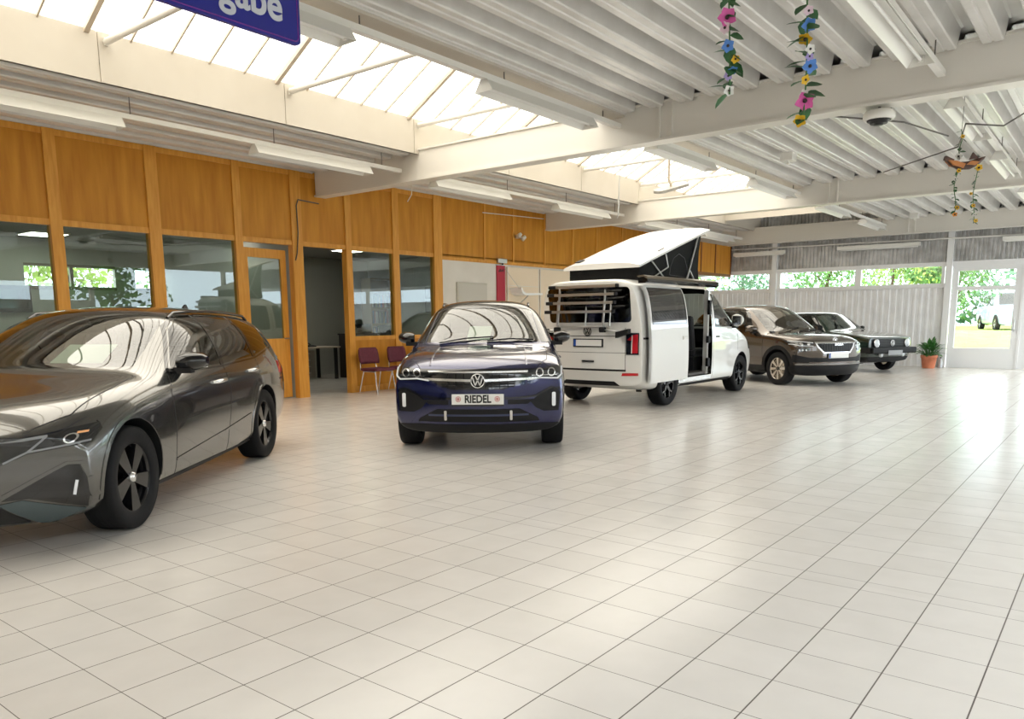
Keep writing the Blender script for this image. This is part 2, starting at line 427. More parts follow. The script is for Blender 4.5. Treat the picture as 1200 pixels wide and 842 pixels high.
for a, b in wins:
    ef.box(END_X-0.05, END_X+0.05, a-0.07, a, 2.2, 2.64).box(END_X-0.05, END_X+0.05, b, b+0.09, 2.2, 2.64)
ef.box(END_X-0.05, END_X+0.05, 11.3, 12.6, 2.19, 2.65)
struct(ef, 'trim_10', M_pvc)
for a, b in wins:
    struct(MB().box(END_X, END_X+0.008, a, b, 2.2, 2.64), 'window_%d' % n, M_glass); n += 1
# glazed entrance: two leaves with side light
def glazed_leaf(y0, y1, name):
    f = MB(); st = 0.14; X0, X1 = END_X-0.04, END_X+0.04
    f.box(X0, X1, y0, y0+st, 0, 2.62).box(X0, X1, y1-st, y1, 0, 2.62)
    f.box(X0, X1, y0+st, y1-st, 0, 0.52).box(X0, X1, y0+st, y1-st, 2.0, 2.10).box(X0, X1, y0+st, y1-st, 2.50, 2.62)
    o = struct(f, name, M_pvc)
    gl = MB(); gl.box(END_X, END_X+0.008, y0+st, y1-st, 0.52, 2.0).box(END_X, END_X+0.008, y0+st, y1-st, 2.1, 2.5)
    gl.build('pane', M_glass, o)
    return o
d1 = glazed_leaf(2.12, 3.66, 'door_1')
hd = MB(); hd.tube([(END_X-0.10, 2.2, 0.95), (END_X-0.10, 2.2, 1.25)], 0.012); hd.box(END_X-0.1, END_X-0.04, 2.19, 2.21, 0.98, 1.0).box(END_X-0.1, END_X-0.04, 2.19, 2.21, 1.2, 1.22)
hd.build('door_handle', M_alu, d1)
glazed_leaf(0.45, 2.06, 'door_2')
ef2 = MB(); ef2.box(END_X-0.06, END_X+0.06, -6, 3.70, 2.62, 2.75).box(END_X-0.06, END_X+0.06, 2.06, 2.12, 0, 2.62)
ef2.box(END_X-0.06, END_X+0.06, 0.33, 0.45, 0, 2.62)
for y in (-1.6, -3.6, -5.6): ef2.box(END_X-0.06, END_X+0.06, y, y+0.12, 2.11, 2.62)
struct(ef2, 'trim_11', M_pvc)
# conduit and light rails on the gable
# ------------------------------------------------------------------ right wall out of view, openings added to let daylight in; wall behind
M_sidewall = mat('side_wall', srgb(205, 200, 190), 0.7)
rw = MB()
rw.box(-6, 12.8, -6.1, -6.0, 0, 2.15).box(-6, END_X, -6.1, -6.0, 3.35, 4.2).box(-6, 12.8, -6.1, -6.0, 2.75, 3.35).box(12.8, END_X, -6.1, -6.0, 0, 0.15)
x = -6
while x < 12.7: rw.box(x, x+0.25, -6.12, -5.98, 2.15, 2.75); x += 2.4
for x in (12.7, 15.3, 17.9, 20.5, 23.2): rw.box(x, x+0.14, -6.12, -5.98, 0.15, 3.35)  # far bays left open full height to brighten the end wall
struct(rw, 'wall_right', M_sidewall)
bw = MB(); bw.box(-6.1, -6, -6, OFF_Y, 0, 4.2)
struct(bw, 'wall_front', M_sidewall)
# ------------------------------------------------------------------ offices behind the partition
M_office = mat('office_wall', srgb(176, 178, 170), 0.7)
ow = MB()
ow.box(-6, END_X, OFF_Y, OFF_Y+0.1, 0, 2.02).box(-6, END_X, OFF_Y, OFF_Y+0.1, 2.42, 3.9)
for a, b in ((-6, 5.9), (7.55, 7.95), (9.3, 10.4), (12.0, END_X)): ow.box(a, b, OFF_Y, OFF_Y+0.1, 2.02, 2.42)
ow.box(8.48, 8.58, WALL_Y+0.12, OFF_Y, 0, 2.9)
ow.box(14.2, 14.3, WALL_Y+0.1, OFF_Y, 0, 2.9)
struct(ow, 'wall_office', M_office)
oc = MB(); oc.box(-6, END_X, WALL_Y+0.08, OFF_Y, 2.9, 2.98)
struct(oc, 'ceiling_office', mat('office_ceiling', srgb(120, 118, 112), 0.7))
of = MB()
for a, b in ((5.9, 7.55), (7.95, 9.3), (10.4, 12.0)):
    of.box(a, b, OFF_Y-0.02, OFF_Y+0.06, 1.98, 2.04).box(a, b, OFF_Y-0.02, OFF_Y+0.06, 2.40, 2.45).box((a+b)/2-0.03, (a+b)/2+0.03, OFF_Y-0.01, OFF_Y+0.05, 2.02, 2.42)
struct(of, 'trim_12', mat('dark_frame', srgb(120, 112, 98), 0.5))
# timber door leaf with glass in the partition, standing ajar
dl = thing('door_3', None, None, (posts[2][1]+0.01, WALL_Y+0.03, 0), math.radians(6)); dl['kind'] = 'structure'
W_ = posts[3][0]-posts[2][1]-0.02-0.03
lf = MB(); lf.box(0, 0.10, 0, 0.045, 0.02, 2.55).box(W_-0.12, W_, 0, 0.045, 0.02, 2.55).box(0.10, W_-0.12, 0, 0.045, 2.40, 2.55).box(0.10, W_-0.12, 0, 0.045, 0.02, 1.05)
lf.build('leaf', M_woodframe, dl)
MB().box(0.10, W_-0.12, 0.018, 0.026, 1.05, 2.40).build('pane', M_officeglass, dl)
h = MB(); h.tube([(W_-0.06, -0.002, 1.05), (W_-0.06, -0.05, 1.05), (W_-0.16, -0.05, 1.05)], 0.009)
h.build('door_handle', M_alu, dl)

# sky portals at the openings
portal(((SKY_END-6)/2, (SKY_Y0+SKY_Y1)/2, 6.5), (0, 0, 0), SKY_END+6.2, 3.9)
portal((END_X+0.3, 0.5, 1.4), (0, math.radians(90), 0), 2.7, 12.5)
portal((3.4, -6.3, 2.45), (math.radians(90), 0, 0), 18.8, 0.6)
portal((18.1, -6.3, 1.75), (math.radians(90), 0, 0), 10.8, 3.2)
portal(((SKY_END-6)/2, -3.1, 5.6), (0, 0, 0), SKY_END+6.2, 3.6)
# ------------------------------------------------------------------ car bodies: lofted shells that are cut and panelled
def pchip(kn):
    kn = sorted(kn); X = [float(a) for a, _ in kn]; Y = [float(b) for _, b in kn]; n = len(X)
    if n == 1: return lambda x: Y[0]
    h = [X[i+1]-X[i] for i in range(n-1)]; d = [(Y[i+1]-Y[i])/h[i] for i in range(n-1)]
    m = [d[0]]+[0 if d[i-1]*d[i] <= 0 else 2*d[i-1]*d[i]/(d[i-1]+d[i]) for i in range(1, n-1)]+[d[-1]]
    def f(x):
        if x <= X[0]: return Y[0]
        if x >= X[-1]: return Y[-1]
        i = 0
        while x > X[i+1]: i += 1
        t = (x-X[i])/h[i]; t2 = t*t; t3 = t2*t
        return (2*t3-3*t2+1)*Y[i]+(t3-2*t2+t)*h[i]*m[i]+(-2*t3+3*t2)*Y[i+1]+(t3-t2)*h[i]*m[i+1]
    return f
def sstep(a, b, x):
    t = min(1.0, max(0.0, (x-a)/(b-a))); return t*t*(3-2*t)

AX = {'x': (1, 2), 'y': (0, 2), 'z': (0, 1)}
def area2(p): return sum(p[i][0]*p[(i+1) % len(p)][1]-p[(i+1) % len(p)][0]*p[i][1] for i in range(len(p)))/2
def convex_pieces(poly):
    poly = [tuple(p) for p in poly]
    if area2(poly) < 0: poly = poly[::-1]
    n = len(poly); ok = True
    for i in range(n):
        a, b, c = poly[i-1], poly[i], poly[(i+1) % n]
        if (b[0]-a[0])*(c[1]-b[1])-(b[1]-a[1])*(c[0]-b[0]) < -1e-9: ok = False
    if ok: return [poly]
    out = []
    for t in tessellate_polygon([[Vector((p[0], p[1], 0)) for p in poly]]):
        q = [poly[i] for i in t]
        if abs(area2(q)) < 1e-9: continue
        out.append(q if area2(q) > 0 else q[::-1])
    return out
def split(poly, a, b, i0, i1):
    """parts of a 3D polygon left and right of the 2D line a->b"""
    dx, dy = b[0]-a[0], b[1]-a[1]
    s = [dx*(p[i1]-a[1])-dy*(p[i0]-a[0]) for p in poly]
    if min(s) >= -1e-9: return poly, None
    if max(s) <= 1e-9: return None, poly
    L, R = [], []; n = len(poly)
    for i in range(n):
        p, q = poly[i], poly[(i+1) % n]; sp, sq = s[i], s[(i+1) % n]
        if sp >= 0: L.append(p)
        if sp <= 0: R.append(p)
        if sp*sq < 0:
            t = sp/(sp-sq); w = tuple(p[k]+(q[k]-p[k])*t for k in range(6)); L.append(w); R.append(w)
    return (L if len(L) > 2 else None), (R if len(R) > 2 else None)
def bbox2(p, i0, i1):
    a = [q[i0] for q in p]; b = [q[i1] for q in p]; return min(a), max(a), min(b), max(b)
def polys_to_mesh(polys, name, off=0.0, thick=0.0):
    idx = {}; V = []; NN = []; F = []
    for p in polys:
        f = []
        for q in p:
            key = (round(q[0], 5), round(q[1], 5), round(q[2], 5))
            if key not in idx: idx[key] = len(V); V.append(Vector(q[:3])); NN.append(Vector(q[3:6]))
            k = idx[key]
            if not f or f[-1] != k: f.append(k)
        if len(f) > 1 and f[0] == f[-1]: f.pop()
        if len(set(f)) == len(f) and len(f) > 2: F.append(f)
    NN = [n.normalized() if n.length > 1e-6 else Vector((0, 0, 1)) for n in NN]
    V = [v+n*off for v, n in zip(V, NN)]
    if thick > 0:
        cnt = {}
        for f in F:
            for i in range(len(f)):
                a, b = f[i], f[(i+1) % len(f)]; cnt.setdefault((min(a, b), max(a, b)), []).append((a, b))
        low = {}; extra = []; nv = []; nn = []
        def lo(i):
            if i not in low: low[i] = len(V)+len(nv); nv.append(V[i]-NN[i]*thick); nn.append(NN[i])
            return low[i]
        for e, us in cnt.items():
            if len(us) == 1:
                a, b = us[0]; extra.append([b, a, lo(a), lo(b)])
        V += nv; NN += nn; F += extra
    me = bpy.data.meshes.new(name); me.from_pydata([tuple(v) for v in V], [], F)
    me.polygons.foreach_set('use_smooth', [True]*len(me.polygons)); me.update()
    if len(me.vertices) == len(NN): me.normals_split_custom_set_from_vertices([tuple(n) for n in NN])
    return me
def strip(pts, w):
    """thin quads along a 2D polyline"""
    out = []
    for a, b in zip(pts[:-1], pts[1:]):
        dx, dy = b[0]-a[0], b[1]-a[1]; l = math.hypot(dx, dy) or 1; nx, ny = -dy/l*w/2, dx/l*w/2; ex, ey = dx/l*w*0.3, dy/l*w*0.3
        out.append([(a[0]-ex+nx, a[1]-ey+ny), (a[0]-ex-nx, a[1]-ey-ny), (b[0]+ex-nx, b[1]+ey-ny), (b[0]+ex+nx, b[1]+ey+ny)])
    return out
def rpoly(x0, x1, z0, z1, r=0.03, n=4):
    out = []
    for cx, cz, a0 in ((x1-r, z1-r, 0), (x0+r, z1-r, 90), (x0+r, z0+r, 180), (x1-r, z0+r, 270)):
        for i in range(n+1):
            a = math.radians(a0+90*i/n); out.append((cx+r*math.cos(a), cz+r*math.sin(a)))
    return out
def circ(cx, cz, r, n=24, a0=0, a1=360):
    return [(cx+r*math.cos(math.radians(a0+(a1-a0)*i/n)), cz+r*math.sin(math.radians(a0+(a1-a0)*i/n))) for i in range(n if a1-a0 == 360 else n+1)]
def ring(cx, cz, r0, r1, n=28, a0=0, a1=360):
    out = []
    for i in range(n):
        t, u = math.radians(a0+(a1-a0)*i/n), math.radians(a0+(a1-a0)*(i+1)/n)
        out.append([(cx+r0*math.cos(t), cz+r0*math.sin(t)), (cx+r1*math.cos(t), cz+r1*math.sin(t)), (cx+r1*math.cos(u), cz+r1*math.sin(u)), (cx+r0*math.cos(u), cz+r0*math.sin(u))])
    return out

class Car:
    def __init__(s, name, label, cat, loc, rz, scale):
        s.root = thing(name, label, cat, loc, rz); s.root.scale = scale
    def loft(s, stations, C, bend, nose, tail, crease=0.35, sub=2):
        """C: dict of knot lists; bend: sweep knots; nose/tail: (z, dx) knots"""
        c = {k: pchip(v) for k, v in C.items()}; kb = pchip(bend); fn = pchip(nose); ft = pchip(tail)
        xs = sorted(stations); x0, x1 = xs[0], xs[-1]; rings = []
        for x in xs:
            W = c['w'](x); yr, zr, zt = c['yr'](x), c['zr'](x), c['zt'](x); zb = c['zb'](x); zbe = c['zbelt'](x)
            yb = c['yb'](x)*W; ysh = c['ysh'](x)*W; ybe = c['ybelt'](x)*W
            zs = c['zsh'](x); zm = c['zm'](x)
            pr = [(0, zb), (yb*0.5, zb), (yb, zb), (c['ysill'](x)*W, zb+(zm-zb)*0.22), (c['ylow'](x)*W, zb+(zm-zb)*0.55), (W, zm),
                  (ysh, zs), (ybe, zbe), ((ybe*0.52+yr*0.48)+c['gb'](x), zbe*0.5+zr*0.5), (yr, zr), (yr*0.5, zr+(zt-zr)*0.78), (0, zt)]
            rings.append([(x, y, z) for y, z in pr])
        K = 12; V = []; Fc = []
        def df(p):
            x, y, z = p
            Wl = c['w'](x)
            q = (abs(y)/Wl)
            nx = x-kb(x)*q**2.4
            nx += fn(z)*sstep(x1-0.55, x1, x) + ft(z)*sstep(-x0-0.55, -x0, -x)*1.0
            return (nx, y, z)
        ridx = []
        for r in rings:
            ids = []
            for i in range(K): ids.append(len(V)); V.append(df(r[i]))
            mids = [ids[0]]
            for i in range(1, K-1): mids.append(len(V)); V.append(df((r[i][0], -r[i][1], r[i][2])))
            mids.append(ids[K-1]); ridx.append((ids, mids))
        for (a, am), (b, bm_) in zip(ridx[:-1], ridx[1:]):
            for i in range(K-1):
                Fc.append((a[i], b[i], b[i+1], a[i+1])); Fc.append((am[i+1], bm_[i+1], bm_[i], am[i]))
        cre = []
        for end, (ids, mids) in ((0, ridx[0]), (1, ridx[-1])):
            r = rings[0 if end == 0 else -1]; g = {}
            for i in range(2, 10):
                g[(i, 2)] = ids[i]; g[(i, -2)] = mids[i]
                for t in (-1, 0, 1):
                    if i == 2: g[(i, t)] = (mids[1], ids[0], ids[1])[t+1]
                    elif i == 9: g[(i, t)] = (mids[10], ids[11], ids[10])[t+1]
                    else: g[(i, t)] = len(V); V.append(df((r[i][0], r[i][1]*t/2, r[i][2])))
            for i in range(2, 9):
                for t in (-2, -1, 0, 1):
                    q = (g[(i, t)], g[(i, t+1)], g[(i+1, t+1)], g[(i+1, t)])
                    Fc.append(q if end == 1 else q[::-1])
            loop = ids+mids[1:-1][::-1]
            cre += [(loop[i], loop[(i+1) % len(loop)]) for i in range(len(loop))]
        me = bpy.data.meshes.new('shell'); me.from_pydata(V, [], Fc); me.update()
        bm = bmesh.new(); bm.from_mesh(me); bmesh.ops.recalc_face_normals(bm, faces=bm.faces[:])
        cl = bm.edges.layers.float.new('crease_edge'); bm.verts.ensure_lookup_table()
        for a, b in cre:
            e = bm.edges.get((bm.verts[a], bm.verts[b]))
            if e: e[cl] = crease
        bm.to_mesh(me); bm.free()
        ob = bpy.data.objects.new('shell', me); COL.objects.link(ob)
        md = ob.modifiers.new('s', 'SUBSURF'); md.levels = sub; md.render_levels = sub
        dg = bpy.context.evaluated_depsgraph_get(); ev = ob.evaluated_get(dg); em = ev.to_mesh()
        co = [tuple(v.co) for v in em.vertices]; no = [tuple(v.normal) for v in em.vertices]
        s.full = [[co[i]+no[i] for i in p.vertices] for p in em.polygons]
        s.bvh = BVHTree.FromPolygons([Vector(v) for v in co], [tuple(p.vertices) for p in em.polygons])
        ev.to_mesh_clear(); bpy.data.objects.remove(ob); bpy.data.meshes.remove(me)
        s.polys = s.full
    # which polygons take part: axis direction sign and an optional test on the polygon centre
    def _sel(s, p, axis, sign, test):
        k = 'xyz'.index(axis); nrm = sum(q[3+k] for q in p)/len(p)
        if sign and nrm*sign < 0.06: return False
        if axis == 'y' and sign and p[0][1]*sign < 0: return False
        if test:
            c = [sum(q[i] for q in p)/len(p) for i in range(3)]
            if not test(*c): return False
        return True
    def cut(s, poly, axis, sign=0, test=None):
        i0, i1 = AX[axis]; pcs = convex_pieces(poly); out = []
        bb = bbox2(poly, 0, 1)
        for p in s.polys:
            b = bbox2(p, i0, i1)
            if b[1] < bb[0] or b[0] > bb[1] or b[3] < bb[2] or b[2] > bb[3] or not s._sel(p, axis, sign, test): out.append(p); continue
            ps = [p]
            for T in pcs:
                nx = []
                for q in ps:
                    rem = q
                    for i in range(len(T)):
                        L, R = split(rem, T[i], T[(i+1) % len(T)], i0, i1)
                        if R: nx.append(R)
                        rem = L
                        if rem is None: break
                ps = nx
            out += ps
        s.polys = out
    def patch(s, name, m, polys2, axis, sign, off=0.003, thick=0.008, test=None, parent=None, label=None):
        """a panel lying on the shell inside the given outline"""
        i0, i1 = AX[axis]
        if not isinstance(polys2[0][0], (list, tuple)): polys2 = [polys2]
        got = []
        for poly in polys2:
            bb = bbox2(poly, 0, 1)
            pcs = convex_pieces(poly)
            for p in s.full:
                b = bbox2(p, i0, i1)
                if b[1] < bb[0] or b[0] > bb[1] or b[3] < bb[2] or b[2] > bb[3] or not s._sel(p, axis, sign, test): continue
                for T in pcs:
                    rem = p
                    for i in range(len(T)):
                        rem, R = split(rem, T[i], T[(i+1) % len(T)], i0, i1)
                        if rem is None: break
                    if rem: got.append(rem)
        if not got: return None
        me = polys_to_mesh(got, name, off, thick); me.materials.append(m)
        o = bpy.data.objects.new(name, me); COL.objects.link(o); o.parent = parent or s.root
        return tag(o, label)
    def surf(s, a, b, axis, sign):
        """point of the shell seen along an axis"""
        i0, i1 = AX[axis]; k = 'xyz'.index(axis); o = [0, 0, 0]; o[i0] = a; o[i1] = b; o[k] = 5.0*sign
        d = [0, 0, 0]; d[k] = -sign
        h = s.bvh.ray_cast(Vector(o), Vector(d))
        return h[0]
    def arch(s, x, z, R, sgn, inner=0.5, flat=None, m=None):
        poly = circ(x, z, R, 40)
        if flat is not None: pass
        s.cut(poly, 'y', 0, lambda px, py, pz: py*sgn > inner-0.12 and abs(px-x) < R+0.2)
        mb = MB(); pts = []
        for i in range(41):
            a = math.radians(-18+216*i/40); px, pz = x+R*math.cos(a), z+R*math.sin(a)
            h = s.surf(px, pz, 'y', sgn)
            y = (abs(h.y) if h is not None and abs(h.y) > inner+0.1 else None)
            pts.append([px, pz, y])
        last = None
        for p in pts:
            if p[2] is None: p[2] = last
            else: last = p[2]
        for p in reversed(pts):
            if p[2] is None: p[2] = last
            else: last = p[2]
        vs = [(p[0], (p[2] or 0.8)*sgn, p[1]) for p in pts]+[(p[0], inner*sgn, p[1]) for p in pts]; n = len(pts)
        mb.add(vs, [(i, i+1, n+i+1, n+i) for i in range(n-1)], True)
        mb.add([v for v in vs[n:]]+[(x, inner*sgn, z-R*0.25)], [(i, i+1, n) for i in range(n-1)])
        return mb.build('wheel_arch_liner', M_black, s.root)
    def finish(s, m, name='body'):
        me = polys_to_mesh(s.polys, name, 0, 0); me.materials.append(m)
        o = bpy.data.objects.new(name, me); COL.objects.link(o); o.parent = s.root
        return o

def paint(name, col, flake=None, rough=0.32, metal=0.6):
    """car paint with clear coat; the inside of the shell is dark trim"""
    m = mat(name, col, rough, metal=metal, coat=1.0)
    nt = m.node_tree; p = nt.nodes['Principled BSDF']
    g = nt.nodes.new('ShaderNodeNewGeometry'); d = nt.nodes.new('ShaderNodeBsdfDiffuse'); d.inputs[0].default_value = (0.02, 0.02, 0.02, 1)
    mx = nt.nodes.new('ShaderNodeMixShader'); nt.links.new(g.outputs['Backfacing'], mx.inputs[0])
    nt.links.new(p.outputs[0], mx.inputs[1]); nt.links.new(d.outputs[0], mx.inputs[2])
    nt.links.new(mx.outputs[0], nt.nodes['Material Output'].inputs[0])
    return m
M_tyre = mat('tyre_rubber', (0.010, 0.010, 0.011, 1), 0.7, spec=0.2, bump=0.15, noise_scale=60)
M_rimblack = mat('gloss_black_alloy', (0.009, 0.009, 0.010, 1), 0.2, coat=0.2)
M_rimsilver = mat('diamond_cut_alloy', (0.62, 0.58, 0.52, 1), 0.25, metal=1.0)
M_gloss = mat('gloss_black_trim', (0.006, 0.006, 0.007, 1), 0.08, coat=0.3)
M_trim = mat('matt_black_trim', (0.010, 0.010, 0.011, 1), 0.55, spec=0.25)
M_seat = mat('dark_upholstery', (0.02, 0.02, 0.022, 1), 0.8)
M_lamp = mat('lamp_lens', (0.012, 0.013, 0.014, 1), 0.06, coat=0.5)
M_led = mat('lamp_white', (0.85, 0.87, 0.9, 1), 0.25)
M_silver = mat('satin_chrome', (0.72, 0.72, 0.72, 1), 0.22, metal=1.0)
M_cglass = glass_mat('car_glass', (0.42, 0.47, 0.44, 1), 0.07)
M_sglass = glass_mat('side_glass', (0.22, 0.25, 0.23, 1), 0.0)
M_pglass = glass_mat('privacy_glass', (0.03, 0.03, 0.035, 1), 0.07)
M_red = mat('tail_lamp_red', (0.55, 0.01, 0.015, 1), 0.12, coat=0.8)
M_plate = mat('number_plate_white', (0.82, 0.82, 0.80, 1), 0.4)
M_blue = mat('plate_blue', (0.02, 0.09, 0.42, 1), 0.4)
M_paper = mat('pale_green_paper', (0.66, 0.80, 0.66, 1), 0.7)

def wheel(parent, x, y, R, wd, rimR, style, m_rim, steer=0.0):
    """a tyre with its rim and hub cap as sub-parts; outside faces away from the car"""
    sg = 1 if y > 0 else -1
    t = MB(); hw = wd/2
    prof = [(rimR-0.01, -hw*0.8), (rimR+0.005, -hw*0.92), (R*0.93, -hw*1.0), (R*0.985, -hw*0.86), (R, -hw*0.55), (R, hw*0.55), (R*0.985, hw*0.86), (R*0.93, hw*1.0), (rimR+0.005, hw*0.92), (rimR-0.01, hw*0.8), (rimR-0.02, hw*0.3)]
    M0 = Matrix.Rotation(-PI/2*sg, 4, 'X')          # lathe axis z -> outward y
    t.lathe(prof, 40, M0)
    for q in (-0.3, 0.0, 0.3):
        t.lathe([(R+0.0005, hw*q-0.004), (R-0.006, hw*q-0.004), (R-0.006, hw*q+0.004), (R+0.0005, hw*q+0.004)], 40, M0)
    o = t.build('wheel', M_tyre, parent); o.location = (x, y-sg*hw, R); o.rotation_euler = (0, 0, steer)
    r = MB(); f = hw*0.80
    r.lathe([(rimR, f), (rimR*0.955, f*1.0), (rimR*0.93, f*0.75), (rimR*0.90, -hw*0.7), (rimR, -hw*0.7)], 40, M0)
    r.lathe([(0.001, -0.02), (rimR*0.92, -0.02)], 30, M0)
    def bar(a, r0, r1, w0, w1, z0, z1, th=0.025, da=0.0):
        p = []
        for rr, ww, zz, aa in ((r0, w0, z0, a), (r1, w1, z1, a+da)):
            c, s_ = math.cos(aa), math.sin(aa)
            for sd in (-1, 1):
                for tz in (zz, zz-th): p.append(Vector((rr*c-s_*ww*sd/2, rr*s_+c*ww*sd/2, tz)))
        p = [M0 @ v for v in p]
        r.add(p, [(0, 2, 6, 4), (1, 5, 7, 3), (0, 4, 5, 1), (2, 3, 7, 6), (0, 1, 3, 2), (4, 6, 7, 5)])
    if style == 'blade':
        for k_ in range(5):
            a = 2*PI*k_/5+0.25
            bar(a, 0.03, rimR*0.95, 0.05, 0.115, f*0.9, f*0.98, 0.03, 0.10); bar(a+0.42, 0.05, rimR*0.95, 0.022, 0.03, f*0.75, f*0.9, 0.02, -0.12)
    elif style == 'multi':
        for k_ in range(8):
            a = 2*PI*k_/8; bar(a, 0.04, rimR*0.95, 0.03, 0.062, f*0.85, f*0.97, 0.03, 0.06)
    elif style == 'y':
        for k_ in range(5):
            a = 2*PI*k_/5+PI/2
            bar(a, 0.03, rimR*0.55, 0.055, 0.05, f*0.9, f*0.95); bar(a-0.03, rimR*0.5, rimR*0.95, 0.03, 0.03, f*0.95, f*0.98, 0.025, 0.3); bar(a+0.03, rimR*0.5, rimR*0.95, 0.03, 0.03, f*0.95, f*0.98, 0.025, -0.3)
    else:
        for k_ in range(10):
            a = 2*PI*k_/10; bar(a, 0.04, rimR*0.95, 0.025, 0.028, f*0.85, f*0.95, 0.02, 0.0)
    r.build('rim', m_rim, o)
    h = MB(); h.lathe([(0.001, f*0.98+0.012), (0.028, f*0.98+0.010), (0.036, f*0.9), (0.036, f*0.4)], 20, M0)
    h.build('hub_cap', M_silver if style == 'blade' else M_rimblack, o)
    return o
def mirror_shell(car, x, y, z, sg, m_cap, w=0.24, h=0.15, d=0.11):
    mb = MB(); n = 9
    M = Matrix.Translation((x, y, z))
    vs = []
    for i in range(n):
        t = i/(n-1); yy = sg*(t*w); hh = h*(0.62+0.38*math.sin(PI*min(1, t*0.85+0.12)))*(1 if t < 0.9 else 0.72); dd = d*(0.75+0.25*math.sin(PI*t))*(1 if t < 0.9 else 0.7)
        for k_ in range(12):
            a = 2*PI*k_/12; cx = math.cos(a); cz = math.sin(a)
            px = (dd*cx if cx > 0 else 0.25*dd*cx) - 0.05*t
            vs.append(M @ Vector((px, yy, hh/2*cz*(1-0.12*t)+0.012*t)))
    fs = [(i*12+k_, i*12+(k_+1) % 12, (i+1)*12+(k_+1) % 12, (i+1)*12+k_) for i in range(n-1) for k_ in range(12)]
    mb.add(vs, fs, True); mb.add(vs[:12], [tuple(range(12))]); mb.add(vs[-12:], [tuple(range(12))])
    o = mb.build('wing_mirror', m_cap, car.root)
    s_ = MB(); s_.prism([(x-0.03, z-h*0.55), (x+0.06, z-h*0.55), (x+0.05, z-h*0.25), (x-0.02, z-h*0.25)], 'y', y-sg*0.10, y+sg*0.10)
    s_.build('mirror_foot', M_trim, o)
    g = MB(); g.add([M @ Vector((-0.25*d-0.004-0.02, sg*w*0.12, -h*0.36)), M @ Vector((-0.25*d-0.004-0.05, sg*w*0.9, -h*0.3)), M @ Vector((-0.25*d-0.004-0.05, sg*w*0.9, h*0.34)), M @ Vector((-0.25*d-0.004-0.02, sg*w*0.12, h*0.38))], [(0, 1, 2, 3)])
    g.build('mirror_glass', M_chrome, o)
    return o
def cabin(car, xd, xs_, zs_, wd, zb, rear=None, xw=None):
    """dashboard, steering wheel and seats"""
    d = MB(); d.prism([(xd+0.25, zb), (xd+0.3, zb+0.34), (xd+0.1, zb+0.42), (xd-0.18, zb+0.37), (xd-0.2, zb+0.1)], 'y', -wd, wd)
    d.build('dashboard', M_seat, car.root)
    st = MB(); c = Vector((xd-0.38, 0.36, zb+0.34)); pts = []
    for i in range(24):
        a = 2*PI*i/24; pts.append(c+Vector((-0.19*math.cos(a)*0.42, 0.19*math.sin(a), 0.19*math.cos(a)*0.9)))
    st.tube(pts, 0.014, 8, closed=True); st.tube([c+Vector((0, -0.18, 0)), c, c+Vector((0, 0.18, 0))], 0.016); st.tube([c, c+Vector((0.25, 0, -0.08))], 0.03)
    st.build('steering_wheel', M_trim, car.root)
    for x in ([xs_]+([rear] if rear is not None else [])):
        for y in (-0.37, 0.37):
            q = MB(); q.box(x-0.25, x+0.27, y-0.24, y+0.24, zs_-0.14, zs_, bev=0.05)
            Mr = Matrix.Translation((x-0.27, y, zs_-0.03)) @ Matrix.Rotation(math.radians(-16), 4, 'Y')
            q.box(-0.06, 0.06, -0.23, 0.23, 0, 0.58, Mr, bev=0.045); q.box(-0.04, 0.05, -0.13, 0.13, 0.60, 0.78, Mr, bev=0.04)
            q.tube([Mr @ Vector((0, -0.06, 0.5)), Mr @ Vector((0, -0.06, 0.66))], 0.008); q.tube([Mr @ Vector((0, 0.06, 0.5)), Mr @ Vector((0, 0.06, 0.66))], 0.008)
            q.build('seat', M_seat, car.root)
def roundel(parent, loc, R, M, m_ring, m_bg, z=0.0, name='badge'):
    """ring emblem with a V above a W, lying in the plane of M (local x right, y up, z outwards)"""
    b = MB(); b.lathe([(0.001, 0.0), (R*1.0, 0.0), (R*1.0, -0.01)], 28, M); o = b.build(name, m_bg, parent)
    r = MB(); r.tube([M @ Vector((R*0.92*math.cos(2*PI*i/32), R*0.92*math.sin(2*PI*i/32), 0.004)) for i in range(32)], R*0.085, 8, closed=True)
    def st(p, q):
        dx, dy = q[0]-p[0], q[1]-p[1]; l = math.hypot(dx, dy); nx, ny = -dy/l*0.075, dx/l*0.075
        pl = [(p[0]+nx, p[1]+ny), (p[0]-nx, p[1]-ny), (q[0]-nx, q[1]-ny), (q[0]+nx, q[1]+ny)]
        r.prism([(a*R, c*R) for a, c in pl], 'z', 0.0, 0.008, M=M)
    for sg in (-1, 1):
        st((sg*0.34, 0.78), (sg*0.02, 0.12)); st((sg*0.70, 0.48), (sg*0.33, -0.62)); st((sg*0.33, -0.62), (sg*0.03, 0.02))
    r.build('emblem', m_ring, o)
    return o
